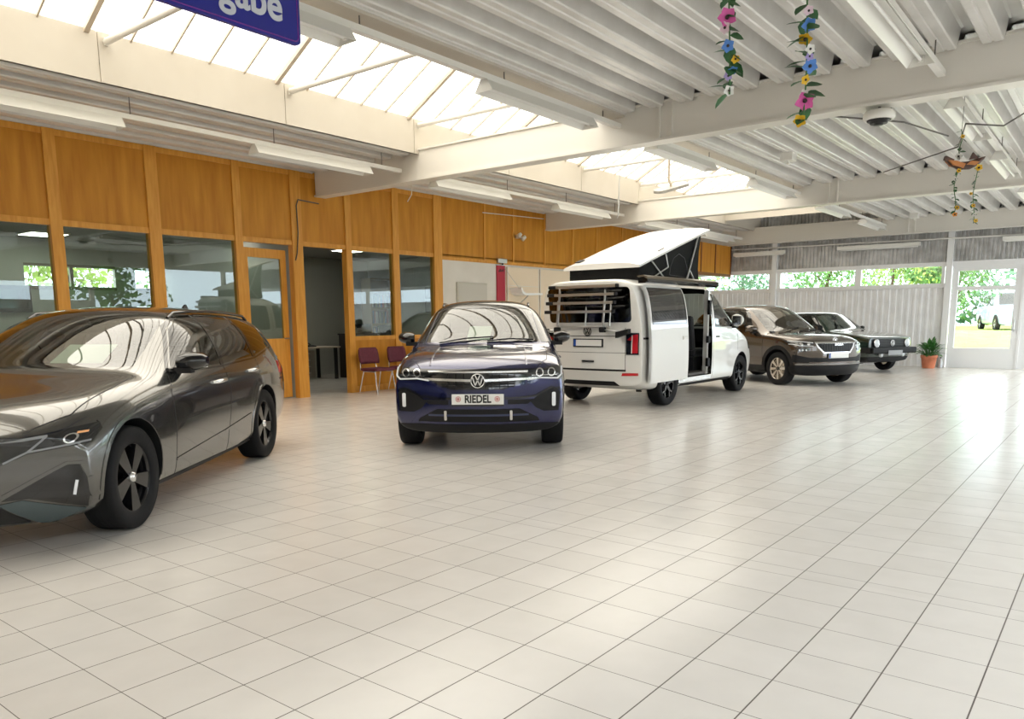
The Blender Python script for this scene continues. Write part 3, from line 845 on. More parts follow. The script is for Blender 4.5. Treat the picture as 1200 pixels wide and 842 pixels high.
# ------------------------------------------------------------------ blue compact SUV, front on
def build_blue_suv():
    car = Car('suv', 'dark blue compact SUV facing the viewer with a white lettered plate on its nose', 'car', (7.438, 6.244, 0), math.radians(-142.4), (0.99, 0.99, 1.01))
    C = dict(
        w=[(-2.08, 0.80), (-1.7, 0.885), (-1.3, 0.905), (0, 0.905), (1.3, 0.91), (1.8, 0.895), (2.02, 0.875), (2.1, 0.86)],
        zt=[(-2.08, 0.95), (-2.0, 1.10), (-1.80, 1.40), (-1.5, 1.505), (-1.0, 1.555), (-0.4, 1.573), (-0.05, 1.555), (0.12, 1.505), (0.45, 1.33), (0.78, 1.14), (0.95, 1.055), (1.1, 1.035), (1.5, 1.005), (1.85, 0.95), (2.03, 0.885), (2.1, 0.83)],
        zr=[(-2.08, 0.93), (-2.0, 1.06), (-1.80, 1.34), (-1.5, 1.45), (-1.0, 1.50), (-0.4, 1.52), (-0.05, 1.51), (0.12, 1.465), (0.45, 1.30), (0.78, 1.115), (0.95, 1.03), (1.1, 1.01), (1.5, 0.985), (1.85, 0.93), (2.03, 0.87), (2.1, 0.82)],
        yr=[(-2.08, 0.60), (-1.8, 0.57), (-1.0, 0.575), (-0.3, 0.575), (0.1, 0.59), (0.78, 0.70), (0.95, 0.735), (1.5, 0.70), (1.9, 0.66), (2.1, 0.68)],
        zbelt=[(-2.08, 0.90), (-1.9, 0.98), (-1.0, 1.0), (0.5, 0.985), (1.0, 0.97), (1.5, 0.94), (1.9, 0.875), (2.1, 0.80)],
        ybelt=[(-2.08, 0.95), (0.8, 0.945), (1.2, 0.93), (2.1, 0.93)],
        zsh=[(-2.08, 0.80), (0, 0.87), (1.3, 0.86), (1.9, 0.80), (2.1, 0.74)],
        ysh=[(-2.08, 0.99), (2.1, 0.985)],
        zm=[(-2.08, 0.62), (2.1, 0.62)],
        zb=[(-2.08, 0.32), (-1.7, 0.21), (0, 0.19), (1.7, 0.19), (2.1, 0.21)],
        yb=[(-2.08, 0.85), (0, 0.90), (2.1, 0.86)], ysill=[(0, 0.955), (1.6, 0.965), (2.1, 0.985)], ylow=[(0, 0.97), (2.1, 0.995)],
        gb=[(-2.0, 0.02), (-1.0, 0.045), (0.1, 0.04), (0.8, 0.02), (1.1, 0.01), (2.1, 0.01)])
    st = [-2.08, -2.03, -1.92, -1.8, -1.6, -1.3, -1.0, -0.7, -0.4, -0.15, 0.02, 0.15, 0.35, 0.55, 0.75, 0.9, 0.98, 1.08, 1.25, 1.45, 1.65, 1.82, 1.95, 2.04, 2.1]
    car.loft(st, C, [(-2.08, -0.16), (-1.5, -0.05), (-0.8, 0.0), (0.1, 0.07), (0.8, 0.16), (1.3, 0.14), (1.8, 0.20), (2.1, 0.27)],
             [(0.2, -0.10), (0.32, -0.01), (0.45, 0.02), (0.62, 0.02), (0.75, 0.0), (0.9, -0.03)], [(0.3, -0.05), (0.7, 0.0), (1.0, -0.02)])
    blue = paint('deep_blue_paint', (0.0045, 0.0075, 0.066, 1), metal=0.55, rough=0.2)
    R = 0.338
    for x in (-1.295, 1.295):
        for sg in (1, -1): car.arch(x, R+0.01, 0.385, sg, 0.55)
    # glass
    ws = [(-0.665, 1.075), (0.665, 1.075), (0.60, 1.30), (0.545, 1.475), (0.40, 1.505), (0, 1.515), (-0.40, 1.505), (-0.545, 1.475), (-0.60, 1.30)]
    front = lambda x, y, z: x > -0.1
    car.cut(ws, 'x', 1, front); car.patch('windscreen', M_cglass, ws, 'x', 1, 0.0, 0.0, front)
    sides = [[(0.38, 1.03), (-0.36, 1.03), (-0.36, 1.46), (-0.05, 1.45)], [(-0.42, 1.03), (-1.20, 1.05), (-1.16, 1.43), (-0.42, 1.46)], [(-1.26, 1.07), (-1.62, 1.16), (-1.5, 1.38), (-1.24, 1.42)]]
    for sg in (1, -1):
        for i, q in enumerate(sides):
            car.cut(q, 'y', sg); car.patch('side_window', M_cglass if i == 0 else M_pglass, q, 'y', sg, 0.0, 0.0)
        car.patch('roof_pillar_trim', M_gloss, [[(-0.42, 1.02), (-0.36, 1.02), (-0.36, 1.47), (-0.42, 1.47)]], 'y', sg, 0.002, 0.004)
    rwn = [(-0.55, 1.08), (0.55, 1.08), (0.46, 1.38), (-0.46, 1.38)]
    car.cut(rwn, 'x', -1, lambda x, y, z: x < -1.5); car.patch('rear_window', M_pglass, rwn, 'x', -1, 0.0, 0.0, lambda x, y, z: x < -1.5)
    # black roof with its front edge
    car.patch('roof_panel', M_gloss, [[(-1.75, -0.66), (0.06, -0.66), (0.19, -0.3), (0.21, 0), (0.19, 0.3), (0.06, 0.66), (-1.75, 0.66)]], 'z', 1, 0.003, 0.004, lambda x, y, z: z > 1.40)
    for sg in (1, -1):
        car.patch('windscreen_pillar', M_gloss, [[(sg*0.672, 1.075), (sg*0.765, 1.065), (sg*0.70, 1.28), (sg*0.62, 1.48), (sg*0.552, 1.48), (sg*0.607, 1.30)]], 'x', 1, 0.003, 0.005, front)
    body = car.finish(blue)
    P = car.root; A = lambda n, m, q, off=0.004, th=0.012, par=None, lab=None: car.patch(n, m, q, 'x', 1, off, th, lambda x, y, z: x > 1.3, par, lab)
    # grille band with two bright bars
    gr = A('grille', M_gloss, [[(-0.60, 0.845), (-0.42, 0.700), (-0.26, 0.645), (0.26, 0.645), (0.42, 0.700), (0.60, 0.845)]], 0.004)
    A('grille_bar', M_silver, [[(-0.50, 0.826), (0.50, 0.826), (0.495, 0.810), (-0.495, 0.810)]], 0.010, 0.01, gr, 'upper bright bar')
    for sg in (1, -1):
        A('grille_bar', M_silver, [[(sg*0.07, 0.748), (sg*0.60, 0.760), (sg*0.585, 0.738), (sg*0.07, 0.724)]], 0.010, 0.01, gr)
        for zz in (0.70, 0.675): A('grille_slat', M_trim, strip([(sg*0.08, zz), (sg*0.36, zz)], 0.012), 0.009, 0.008, gr)
        for yy in (0.14, 0.22, 0.30): A('grille_slat', M_trim, strip([(sg*yy, 0.66), (sg*yy, 0.80)], 0.008), 0.008, 0.008, gr)
    # headlamps
    for sg in (1, -1):
        hl = A('headlamp', M_lamp, [[(sg*0.44, 0.818), (sg*0.855, 0.872), (sg*0.875, 0.80), (sg*0.835, 0.728), (sg*0.58, 0.742), (sg*0.47, 0.785)]], 0.006, 0.012)
        A('daytime_light', M_led, strip([(sg*0.50, 0.735), (sg*0.62, 0.752), (sg*0.80, 0.742), (sg*0.842, 0.775), (sg*0.85, 0.845)], 0.014), 0.012, 0.006, hl)
        for cy in (0.62, 0.74):
            A('lamp_unit', M_silver, ring(sg*cy, 0.803, 0.030, 0.040, 16), 0.010, 0.006, hl); A('lamp_unit', M_gloss, circ(sg*cy, 0.803, 0.026, 14), 0.010, 0.006, hl)
        A('lamp_reflector', M_silver, strip([(sg*0.54, 0.778), (sg*0.80, 0.778)], 0.005), 0.009, 0.004, hl)
        # corner intakes with upright running lights
        it = A('corner_intake', M_trim, [[(sg*0.835, 0.60), (sg*0.81, 0.635), (sg*0.74, 0.645), (sg*0.60, 0.575), (sg*0.53, 0.52), (sg*0.58, 0.46), (sg*0.66, 0.42), (sg*0.815, 0.42)]], 0.004)
        A('running_light', M_led, [rpoly(sg*0.765-0.018, sg*0.765+0.018, 0.465, 0.605, 0.014)], 0.010, 0.008, it)
        A('intake_fin', M_gloss, strip([(sg*0.82, 0.642), (sg*0.74, 0.655), (sg*0.58, 0.578), (sg*0.40, 0.562), (sg*0.28, 0.56)], 0.018), 0.010, 0.012, it)
        A('bumper_vent', M_trim, [[(sg*0.30, 0.545), (sg*0.56, 0.545), (sg*0.50, 0.50), (sg*0.30, 0.50)]], 0.003)
    lo = A('lower_grille', M_trim, [[(-0.60, 0.36), (-0.42, 0.455), (0.42, 0.455), (0.60, 0.36), (0.62, 0.325), (-0.62, 0.325)]], 0.004)
    A('grille_bar', mat('blue_trim', (0.02, 0.03, 0.09, 1), 0.3, coat=0.5), strip([(-0.50, 0.395), (0.50, 0.395)], 0.018), 0.010, 0.01, lo)
    for yy in (-0.33, 0.33): A('grille_slat', M_alu, [rpoly(yy-0.012, yy+0.012, 0.345, 0.44, 0.008)], 0.012, 0.008, lo)
    A('front_lip', M_trim, [[(-0.88, 0.20), (0.88, 0.20), (0.88, 0.285), (0.62, 0.300), (-0.62, 0.300), (-0.88, 0.285)]], 0.004)
    # bonnet seams and creases
    for sg in (1, -1):
        car.patch('bonnet_seam', M_trim, strip([(0.86, sg*0.70), (1.3, sg*0.72), (1.7, sg*0.70), (1.95, sg*0.58)], 0.006), 'z', 1, 0.001, 0.001, lambda x, y, z: z > 0.8)
        cr = MB(); pts = []
        for x in (1.0, 1.2, 1.4, 1.6, 1.8, 1.92):
            h = car.surf(x, sg*(0.47+0.02*(x-1.0)), 'z', 1); pts.append(h+Vector((0, 0, -0.004)))
        cr.tube(pts, 0.010, 8); cr.build('bonnet_crease', blue, P)
        for q in (strip([(0.86, 0.30), (0.86, 0.99)], 0.006), strip([(-0.40, 0.30), (-0.40, 1.0)], 0.006)): car.patch('door_seam', M_trim, q, 'y', sg, 0.001, 0.001)
        car.patch('sill_cladding', M_trim, [[(-0.93, 0.19), (0.93, 0.19), (0.93, 0.33), (-0.93, 0.33)]], 'y', sg, 0.004, 0.008)
        for x in (-1.295, 1.295): car.patch('arch_cladding', M_trim, ring(x, R+0.01, 0.386, 0.43, 24, -10, 190), 'y', sg, 0.004, 0.008)
        mirror_shell(car, 0.50, sg*0.83, 1.115, sg, M_gloss, 0.19, 0.15, 0.10)
        rr = MB(); rr.tube([car.surf(-0.10, sg*0.535, 'z', 1)]+[car.surf(x_, sg*0.535, 'z', 1)+Vector((0, 0, 0.030)) for x_ in (-0.2, -0.5, -0.9, -1.3)]+[car.surf(-1.45, sg*0.535, 'z', 1)], 0.016, 8)
        rr.build('roof_rail', M_gloss, P)
        for z in (0.80,):
            hd = MB(); hd.tube([(0.0, sg*0.905, 0.86), (-0.03, sg*0.935, 0.865), (-0.17, sg*0.935, 0.87), (-0.2, sg*0.905, 0.87)], 0.012, 6); hd.build('door_handle', blue, P)
    # badge and plate
    h = car.surf(0, 0.735, 'x', 1)
    Mb = Matrix.Translation((h.x+0.022, 0, 0.735)) @ Matrix(((0, 0, 1, 0), (1, 0, 0, 0), (0, 1, 0, 0), (0, 0, 0, 1)))
    roundel(P, None, 0.072, Mb, M_silver, M_gloss)
    x = car.surf(0, 0.555, 'x', 1).x+0.012
    pl = MB().box(x, x+0.012, -0.26, 0.26, 0.505, 0.607, bev=0.004).build('number_plate', M_plate, P, label='white plate with black lettering')
    Mt = Matrix.Translation((x+0.0135, 0, 0.556)) @ Matrix(((0, 0, 1, 0), (1, 0, 0, 0), (0, 1, 0, 0), (0, 0, 0, 1)))
    vs, fs = text_mesh('RIEDEL', 0.105, 0.001, 0.0035)
    tm = MB(); tm.add([Mt @ Vector((v.x*0.82, v.y, v.z)) for v in vs], fs); tm.build('lettering', M_black, pl)
    for yy in (-0.195, 0.195):
        e = MB(); Me = Mt @ Matrix.Translation((yy, 0.003, 0.0))
        e.lathe([(0.027, 0.001), (0.021, 0.001)], 18, Me); e.lathe([(0.014, 0.001), (0.004, 0.001)], 14, Me); e.build('plate_emblem', mat('emblem_red', (0.5, 0.12, 0.11, 1), 0.5), pl)
    MB().box(x-0.004, x+0.008, -0.265, 0.265, 0.488, 0.505).build('plate_holder', M_black, P)
    # wheels, cabin
    for xx in (-1.295, 1.295):
        for sg in (1, -1): wheel(P, xx, sg*0.885, R, 0.225, 0.235, 'y', M_rimblack)
    cabin(car, 0.62, -0.25, 0.62, 0.66, 0.62, rear=-1.05)
    im = MB(); im.box(0.02, 0.05, -0.11, 0.11, 1.34, 1.41, bev=0.01); im.tube([(0.05, 0, 1.40), (0.12, 0, 1.46)], 0.01); im.build('interior_mirror', M_trim, P)
    wp = MB()
    for a, b in (((0.86, -0.5), (0.80, 0.12)), ((0.88, 0.05), (0.78, 0.58))):
        p0 = car.surf(a[0], a[1], 'z', 1); p1 = car.surf(b[0]-0.0, b[1], 'z', 1)
        wp.tube([p0+Vector((0.0, 0, 0.012)), (p0+p1)/2+Vector((0.01, 0, 0.03)), p1+Vector((0, 0, 0.015))], 0.008, 6)
    wp.build('wiper', M_trim, P)
    pp = MB(); pp.add([(0.66, -0.20, 1.10), (0.67, 0.07, 1.10), (0.40, 0.10, 1.25), (0.39, -0.17, 1.25)], [(0, 1, 2, 3)])
    pp.add([(0.662, -0.20, 1.098), (0.672, 0.07, 1.098), (0.402, 0.10, 1.248), (0.392, -0.17, 1.248)], [(3, 2, 1, 0)])
    o = pp.build('price_sheet', M_paper); o.matrix_world = car.root.matrix_basis.copy()
    tag(o, 'pale green price sheet lying behind the windscreen of the dark blue SUV', 'sheet', 'price sheets behind windscreens')
    return car
blue_suv = build_blue_suv()
# ------------------------------------------------------------------ grey estate car in the left foreground
def build_grey_estate():
    car = Car('estate_car', 'graphite grey estate car in the left foreground, cut off by the picture edge', 'car', (2.896, 6.516, 0), math.radians(-142.2), (0.995, 0.995, 1.01))
    P = car.root
    C = dict(
        w=[(-2.42, 0.82), (-2.0, 0.89), (-1.4, 0.915), (0, 0.912), (1.3, 0.918), (1.8, 0.905), (2.1, 0.88), (2.22, 0.86)],
        zt=[(-2.42, 0.92), (-2.34, 1.06), (-2.12, 1.34), (-1.95, 1.405), (-1.5, 1.445), (-0.8, 1.468), (-0.3, 1.462), (-0.02, 1.44), (0.17, 1.390), (0.52, 1.245), (0.88, 1.085), (1.08, 1.00), (1.2, 0.975), (1.4, 0.93), (1.8, 0.865), (2.05, 0.80), (2.17, 0.745), (2.22, 0.70)],
        zr=[(-2.42, 0.91), (-2.34, 1.03), (-2.12, 1.29), (-1.95, 1.355), (-1.5, 1.395), (-0.8, 1.415), (-0.3, 1.408), (-0.02, 1.385), (0.17, 1.340), (0.52, 1.205), (0.88, 1.055), (1.08, 0.98), (1.2, 0.963), (1.4, 0.925), (1.8, 0.855), (2.05, 0.785), (2.17, 0.73), (2.22, 0.69)],
        yr=[(-2.42, 0.62), (-2.0, 0.60), (-1.0, 0.60), (-0.3, 0.595), (0.1, 0.61), (0.6, 0.64), (0.88, 0.68), (1.08, 0.73), (1.5, 0.72), (1.9, 0.66), (2.22, 0.60)],
        zbelt=[(-2.42, 0.88), (-1.9, 0.95), (-1.0, 0.945), (0.5, 0.925), (1.0, 0.91), (1.5, 0.865), (1.9, 0.80), (2.22, 0.67)],
        ybelt=[(-2.42, 0.95), (0.8, 0.955), (1.2, 0.945), (2.22, 0.90)],
        zsh=[(-2.42, 0.80), (-1, 0.845), (0, 0.83), (1.3, 0.80), (1.9, 0.72), (2.22, 0.62)],
        ysh=[(-2.42, 0.99), (2.22, 0.985)], zm=[(-2.42, 0.60), (0, 0.58), (2.22, 0.52)],
        zb=[(-2.42, 0.32), (-1.7, 0.20), (0, 0.165), (1.7, 0.16), (2.22, 0.18)],
        yb=[(-2.42, 0.85), (0, 0.90), (2.22, 0.84)], ysill=[(0, 0.955), (1.6, 0.965), (2.22, 0.97)], ylow=[(0, 0.965), (2.22, 0.99)],
        gb=[(-2.3, 0.02), (-1.0, 0.045), (0.1, 0.04), (0.8, 0.02), (1.1, 0.008), (2.22, 0.008)])
    st = [-2.42, -2.36, -2.24, -2.1, -1.95, -1.7, -1.35, -1.0, -0.65, -0.3, -0.08, 0.06, 0.2, 0.4, 0.62, 0.85, 1.0, 1.1, 1.2, 1.38, 1.55, 1.75, 1.92, 2.05, 2.15, 2.22]
    car.loft(st, C, [(-2.42, -0.18), (-1.7, -0.05), (-0.8, 0.0), (0.1, 0.09), (0.95, 0.20), (1.3, 0.15), (1.7, 0.24), (2.22, 0.40)],
             [(0.16, -0.14), (0.26, -0.02), (0.40, 0.02), (0.55, 0.03), (0.68, 0.0), (0.80, -0.05)], [(0.3, -0.06), (0.7, 0.0), (1.0, -0.02)])
    grey = paint('graphite_paint', (0.105, 0.103, 0.097, 1), metal=0.8, rough=0.19)
    R = 0.335; AX_ = 1.343
    for x in (-AX_, AX_):
        for sg in (1, -1): car.arch(x, R+0.01, 0.372, sg, 0.55)
    front = lambda x, y, z: x > -0.1
    ws = [(-0.675, 1.02), (0.675, 1.02), (0.62, 1.20), (0.56, 1.375), (0.40, 1.405), (0, 1.415), (-0.40, 1.405), (-0.56, 1.375), (-0.62, 1.20)]
    car.cut(ws, 'x', 1, front); wsc = car.patch('windscreen', M_cglass, ws, 'x', 1, 0.0, 0.0, front)
    sides = [[(0.58, 0.975), (-0.32, 0.975), (-0.43, 1.380), (-0.15, 1.372), (0.16, 1.270)], [(-0.39, 0.975), (-1.16, 1.005), (-1.18, 1.368), (-0.50, 1.382)], [(-1.24, 1.01), (-1.90, 1.09), (-1.78, 1.26), (-1.55, 1.335), (-1.26, 1.364)]]
    for sg in (1, -1):
        for i, q in enumerate(sides):
            car.cut(q, 'y', sg); car.patch('side_window', M_sglass if i == 0 else M_pglass, q, 'y', sg, 0.0, 0.0)
        car.patch('window_surround', M_gloss, [[(-0.39, 0.965), (-0.32, 0.965), (-0.43, 1.388), (-0.50, 1.388)], [(-1.24, 0.995), (-1.16, 0.995), (-1.18, 1.375), (-1.26, 1.375)]]
                  + strip([(0.64, 0.965), (0.17, 1.288), (-0.15, 1.386), (-0.43, 1.394), (-1.18, 1.382), (-1.55, 1.350), (-1.80, 1.272), (-1.93, 1.085)], 0.022), 'y', sg, 0.003, 0.006)
        car.patch('window_surround', M_gloss, strip([(0.62, 0.958), (-0.35, 0.958), (-1.2, 0.985), (-1.93, 1.075)], 0.014), 'y', sg, 0.004, 0.006)
    rwn = [(-0.60, 1.02), (0.60, 1.02), (0.50, 1.32), (-0.50, 1.32)]
    car.cut(rwn, 'x', -1, lambda x, y, z: x < -1.8); car.patch('rear_window', M_pglass, rwn, 'x', -1, 0.0, 0.0, lambda x, y, z: x < -1.8)
    body = car.finish(grey)
    A = lambda n, m, q, off=0.004, th=0.012, par=None, lab=None: car.patch(n, m, q, 'x', 1, off, th, lambda x, y, z: x > 1.3, par, lab)
    gr = A('grille', M_gloss, [[(-0.45, 0.66), (0.45, 0.66), (0.48, 0.56), (0.38, 0.46), (0.30, 0.42), (-0.30, 0.42), (-0.38, 0.46), (-0.48, 0.56)]], 0.006)
    for i in range(14):
        y = -0.42+0.84*i/13; A('grille_slat', M_black, strip([(y, 0.46 if abs(y) < 0.3 else 0.54), (y, 0.645)], 0.012), 0.014, 0.008, gr)
    for sg in (1, -1):
        hl = A('headlamp', M_lamp, [[(sg*0.47, 0.680), (sg*0.67, 0.702), (sg*0.850, 0.738), (sg*0.866, 0.70), (sg*0.858, 0.634), (sg*0.62, 0.600), (sg*0.50, 0.545)]], 0.006, 0.012)
        A('daytime_light', mat('lamp_grey', (0.25, 0.26, 0.27, 1), 0.3), strip([(sg*0.52, 0.560), (sg*0.62, 0.612), (sg*0.85, 0.645)], 0.010)+strip([(sg*0.62, 0.612), (sg*0.70, 0.690), (sg*0.48, 0.675)], 0.010), 0.010, 0.006, hl)
        A('lamp_unit', M_silver, ring(sg*0.79, 0.667, 0.018, 0.025, 16), 0.010, 0.006, hl); A('lamp_unit', M_gloss, circ(sg*0.79, 0.667, 0.018, 14), 0.012, 0.006, hl)
        A('indicator', mat('lamp_amber', (0.9, 0.45, 0.2, 1), 0.3), strip([(sg*0.805, 0.692), (sg*0.832, 0.694)], 0.010), 0.012, 0.004, hl)
        it = A('corner_intake', M_gloss, [[(sg*0.485, 0.345), (sg*0.60, 0.348), (sg*0.822, 0.262), (sg*0.846, 0.33), (sg*0.845, 0.44), (sg*0.825, 0.518), (sg*0.775, 0.522)]], 0.005, 0.014)
        A('running_light', M_led, strip([(sg*0.787, 0.348), (sg*0.806, 0.425)], 0.012), 0.012, 0.006, it)
        lo = A('bumper_blade', mat('dark_steel_trim', (0.10, 0.13, 0.14, 1), 0.25, metal=0.6), [[(sg*0.47, 0.325), (sg*0.57, 0.340), (sg*0.81, 0.250), (sg*0.66, 0.19), (sg*0.60, 0.19)]], 0.010, 0.016)
        A('bumper_crease', grey, strip([(sg*0.50, 0.375), (sg*0.775, 0.532), (sg*0.835, 0.528), (sg*0.856, 0.44), (sg*0.855, 0.32)], 0.016), 0.008, 0.012)
    A('lower_grille', M_black, [[(-0.46, 0.33), (0.46, 0.33), (0.56, 0.20), (-0.56, 0.20)]], 0.005)
    for sg in (1, -1):
        car.patch('bonnet_seam', M_trim, strip([(0.98, sg*0.755), (1.3, sg*0.76), (1.75, sg*0.735), (2.0, sg*0.60)], 0.007), 'z', 1, 0.001, 0.001, lambda x, y, z: z > 0.6)
        for q in (strip([(0.73, 0.24), (0.74, 0.84), (0.66, 0.955)], 0.007), strip([(-0.33, 0.24), (-0.40, 0.75), (-0.36, 0.965)], 0.007), strip([(-0.96, 0.60), (-1.0, 0.70), (-1.22, 0.86), (-1.21, 1.0)], 0.007)): car.patch('door_seam', M_trim, q, 'y', sg, 0.001, 0.001)
        car.patch('sill_trim', M_trim, [[(-0.97, 0.165), (0.97, 0.165), (0.97, 0.235), (-0.97, 0.235)]], 'y', sg, 0.004, 0.010)
        for hx, hz in ((-0.17, 0.0), (-1.02, 0.04)):
            hd = MB(); h = car.surf(hx, 0.835+hz, 'y', sg); yy = abs(h.y)
            hd.tube([(hx+0.11, sg*(yy-0.005), 0.838+hz), (hx+0.085, sg*(yy+0.030), 0.842+hz), (hx-0.085, sg*(yy+0.030), 0.846+hz), (hx-0.11, sg*(yy-0.005), 0.846+hz)], [0.012, 0.016, 0.016, 0.012], 8)
            hd.build('door_handle', M_silver if sg > 0 else grey, P)
        mirror_shell(car, 0.47, sg*0.85, 1.03, sg, M_gloss, 0.20, 0.145, 0.10)
        car.patch('body_crease', grey, strip([(1.66, 0.742), (1.42, 0.802), (0.76, 0.862), (-0.2, 0.905), (-1.2, 0.945), (-2.1, 0.96)], 0.016), 'y', sg, 0.006, 0.010)
        car.patch('body_crease', grey, strip([(0.72, 0.345), (-0.25, 0.415), (-0.90, 0.485)], 0.018), 'y', sg, 0.006, 0.010)
        for ax in (AX_, -AX_): car.patch('arch_lip', grey, ring(ax, R+0.01, 0.373, 0.40, 24, -10, 190), 'y', sg, 0.005, 0.008)
        rr = MB(); rr.tube([car.surf(-0.02, sg*0.565, 'z', 1)]+[car.surf(x_, sg*0.565, 'z', 1)+Vector((0, 0, 0.030)) for x_ in (-0.12, -0.4, -0.8, -1.2, -1.6, -1.75)]+[car.surf(-1.85, sg*0.565, 'z', 1)], 0.014, 8)
        rr.build('roof_rail', M_gloss, P)
        car.patch('tail_lamp', M_red, [[(sg*0.55, 0.90), (sg*0.90, 0.93), (sg*0.90, 0.80), (sg*0.62, 0.82)]], 'x', -1, 0.006, 0.012, lambda x, y, z: x < -1.9)
    fin = MB(); fin.prism([(-1.62, 1.44), (-1.72, 1.50), (-1.80, 1.425)], 'y', -0.012, 0.012); fin.build('roof_aerial', M_gloss, P)
    for xx in (-AX_, AX_):
        for sg in (1, -1): wheel(P, xx, sg*0.895, R, 0.225, 0.228, 'blade', M_rimblack)
    cabin(car, 0.80, -0.28, 0.55, 0.68, 0.55, rear=-1.12)
    im = MB(); im.box(0.06, 0.09, -0.12, 0.12, 1.24, 1.31, bev=0.01); im.tube([(0.09, 0, 1.30), (0.16, 0, 1.37)], 0.01); im.build('interior_mirror', M_trim, P)
    o = MB().add([(0.72, 0.02, 1.045), (0.76, 0.42, 1.045), (0.48, 0.40, 1.165), (0.44, 0.02, 1.165), (0.72, 0.02, 1.041), (0.76, 0.42, 1.041), (0.48, 0.40, 1.161), (0.44, 0.02, 1.161)], [(0, 1, 2, 3), (7, 6, 5, 4)]).build('price_sheet', M_paper)
    o.matrix_world = P.matrix_basis.copy()
    tag(o, 'pale green price sheet lying behind the windscreen of the grey estate', 'sheet', 'price sheets behind windscreens')
    return car
grey_estate = build_grey_estate()
# ------------------------------------------------------------------ white camper van with raised roof, seen from behind
def build_camper():
    S = 0.963
    car = Car('camper_van', 'white camper van with a raised white roof over black canvas', 'camper van', (12.405, 6.406, 0), math.radians(0.23), (S, S, S))
    P = car.root
    C = dict(
        w=[(-2.47, 0.915), (-2.35, 0.945), (-1.5, 0.955), (1.5, 0.955), (2.0, 0.93), (2.3, 0.89), (2.41, 0.86)],
        zt=[(-2.47, 1.96), (-2.42, 1.99), (-2.2, 2.0), (0.1, 2.01), (0.4, 1.97), (0.62, 1.88), (1.10, 1.55), (1.45, 1.30), (1.62, 1.20), (1.95, 1.10), (2.25, 0.98), (2.35, 0.90), (2.41, 0.80)],
        zr=[(-2.47, 1.945), (-2.42, 1.985), (-2.2, 1.99), (0.1, 1.98), (0.4, 1.94), (0.62, 1.85), (1.10, 1.52), (1.45, 1.275), (1.62, 1.18), (1.95, 1.085), (2.25, 0.965), (2.35, 0.88), (2.41, 0.79)],
        yr=[(-2.47, 0.79), (-2.2, 0.80), (0.1, 0.79), (0.62, 0.78), (1.45, 0.83), (1.95, 0.82), (2.41, 0.76)],
        zbelt=[(-2.47, 1.20), (0.9, 1.19), (1.5, 1.13), (2.0, 1.02), (2.41, 0.77)],
        ybelt=[(-2.47, 0.985), (1.5, 0.985), (2.41, 0.97)], zsh=[(-2.47, 1.0), (1.5, 0.98), (2.1, 0.90), (2.41, 0.72)], ysh=[(-2.47, 0.998), (2.41, 0.99)],
        zm=[(-2.47, 0.72), (2.41, 0.60)], zb=[(-2.47, 0.36), (-2.0, 0.26), (0, 0.24), (2.0, 0.24), (2.41, 0.26)],
        yb=[(-2.47, 0.92), (2.41, 0.88)], ysill=[(-2.47, 0.985), (2.41, 0.98)], ylow=[(-2.47, 0.99), (2.41, 0.99)],
        gb=[(-2.4, 0.03), (0.8, 0.03), (1.8, 0.01), (2.4, 0.0)])
    st = [-2.47, -2.44, -2.36, -2.2, -1.9, -1.5, -1.1, -0.7, -0.3, 0.0, 0.2, 0.38, 0.52, 0.7, 0.95, 1.2, 1.42, 1.55, 1.68, 1.85, 2.05, 2.22, 2.32, 2.38, 2.41]
    car.loft(st, C, [(-2.47, -0.07), (-2.0, -0.03), (0.2, 0.0), (0.9, 0.10), (1.5, 0.18), (2.41, 0.26)], [(0.25, -0.08), (0.4, 0.0), (0.6, 0.02), (0.9, -0.02)],
             [(0.36, 0.04), (0.50, 0.05), (0.56, 0.01), (0.9, 0.0), (1.2, 0.01), (1.95, -0.10)], crease=0.55)
    white = paint('pure_white_paint', (0.80, 0.79, 0.76, 1), metal=0.0, rough=0.35)
    R = 0.345
    for x in (-1.5, 1.5):
        for sg in (1, -1): car.arch(x, R+0.01, 0.405, sg, 0.55)
    rearf = lambda x, y, z: x < -2.0
    # rear window and windscreen
    rw_ = rpoly(-0.75, 0.75, 1.335, 1.865, 0.06)
    car.cut(rw_, 'x', -1, rearf); car.patch('rear_window', M_pglass, rw_, 'x', -1, 0.0, 0.0, rearf)
    ws = [(-0.79, 1.26), (0.79, 1.26), (0.73, 1.80), (0.4, 1.84), (-0.4, 1.84), (-0.73, 1.80)]
    car.cut(ws, 'x', 1); car.patch('windscreen', M_cglass, ws, 'x', 1, 0.0, 0.0)
    fw = [(0.27, 1.245), (0.27, 1.80), (0.45, 1.80), (0.62, 1.72), (1.16, 1.32), (1.20, 1.245)]
    for sg in (1, -1):
        car.cut(fw, 'y', sg); car.patch('side_window', M_cglass, fw, 'y', sg, 0.0, 0.0)
        q = rpoly(-2.15, -1.25, 1.20, 1.80, 0.05); car.cut(q, 'y', sg); car.patch('side_window', M_pglass, q, 'y', sg, 0.0, 0.0)
        if sg == 1:
            q = rpoly(-1.1, 0.05, 1.20, 1.80, 0.05); car.cut(q, 'y', sg); car.patch('side_window', M_pglass, q, 'y', sg, 0.0, 0.0)
    # sliding door: cut out of the right side, slid back and outwards
    D0, D1, Z0, Z1 = -1.16, 0.12, 0.41, 1.89
    car.cut([(D0, Z0), (D1, Z0), (D1, Z1), (D0, Z1)], 'y', -1)
    win = (D0+0.06, D1-0.05, 1.31, Z1-0.05)
    dp = [[(D0, Z0), (D1, Z0), (D1, win[2]), (D0, win[2])], [(D0, win[2]), (win[0], win[2]), (win[0], Z1), (D0, Z1)], [(win[1], win[2]), (D1, win[2]), (D1, Z1), (win[1], Z1)], [(win[0], win[3]), (win[1], win[3]), (win[1], Z1), (win[0], Z1)]]
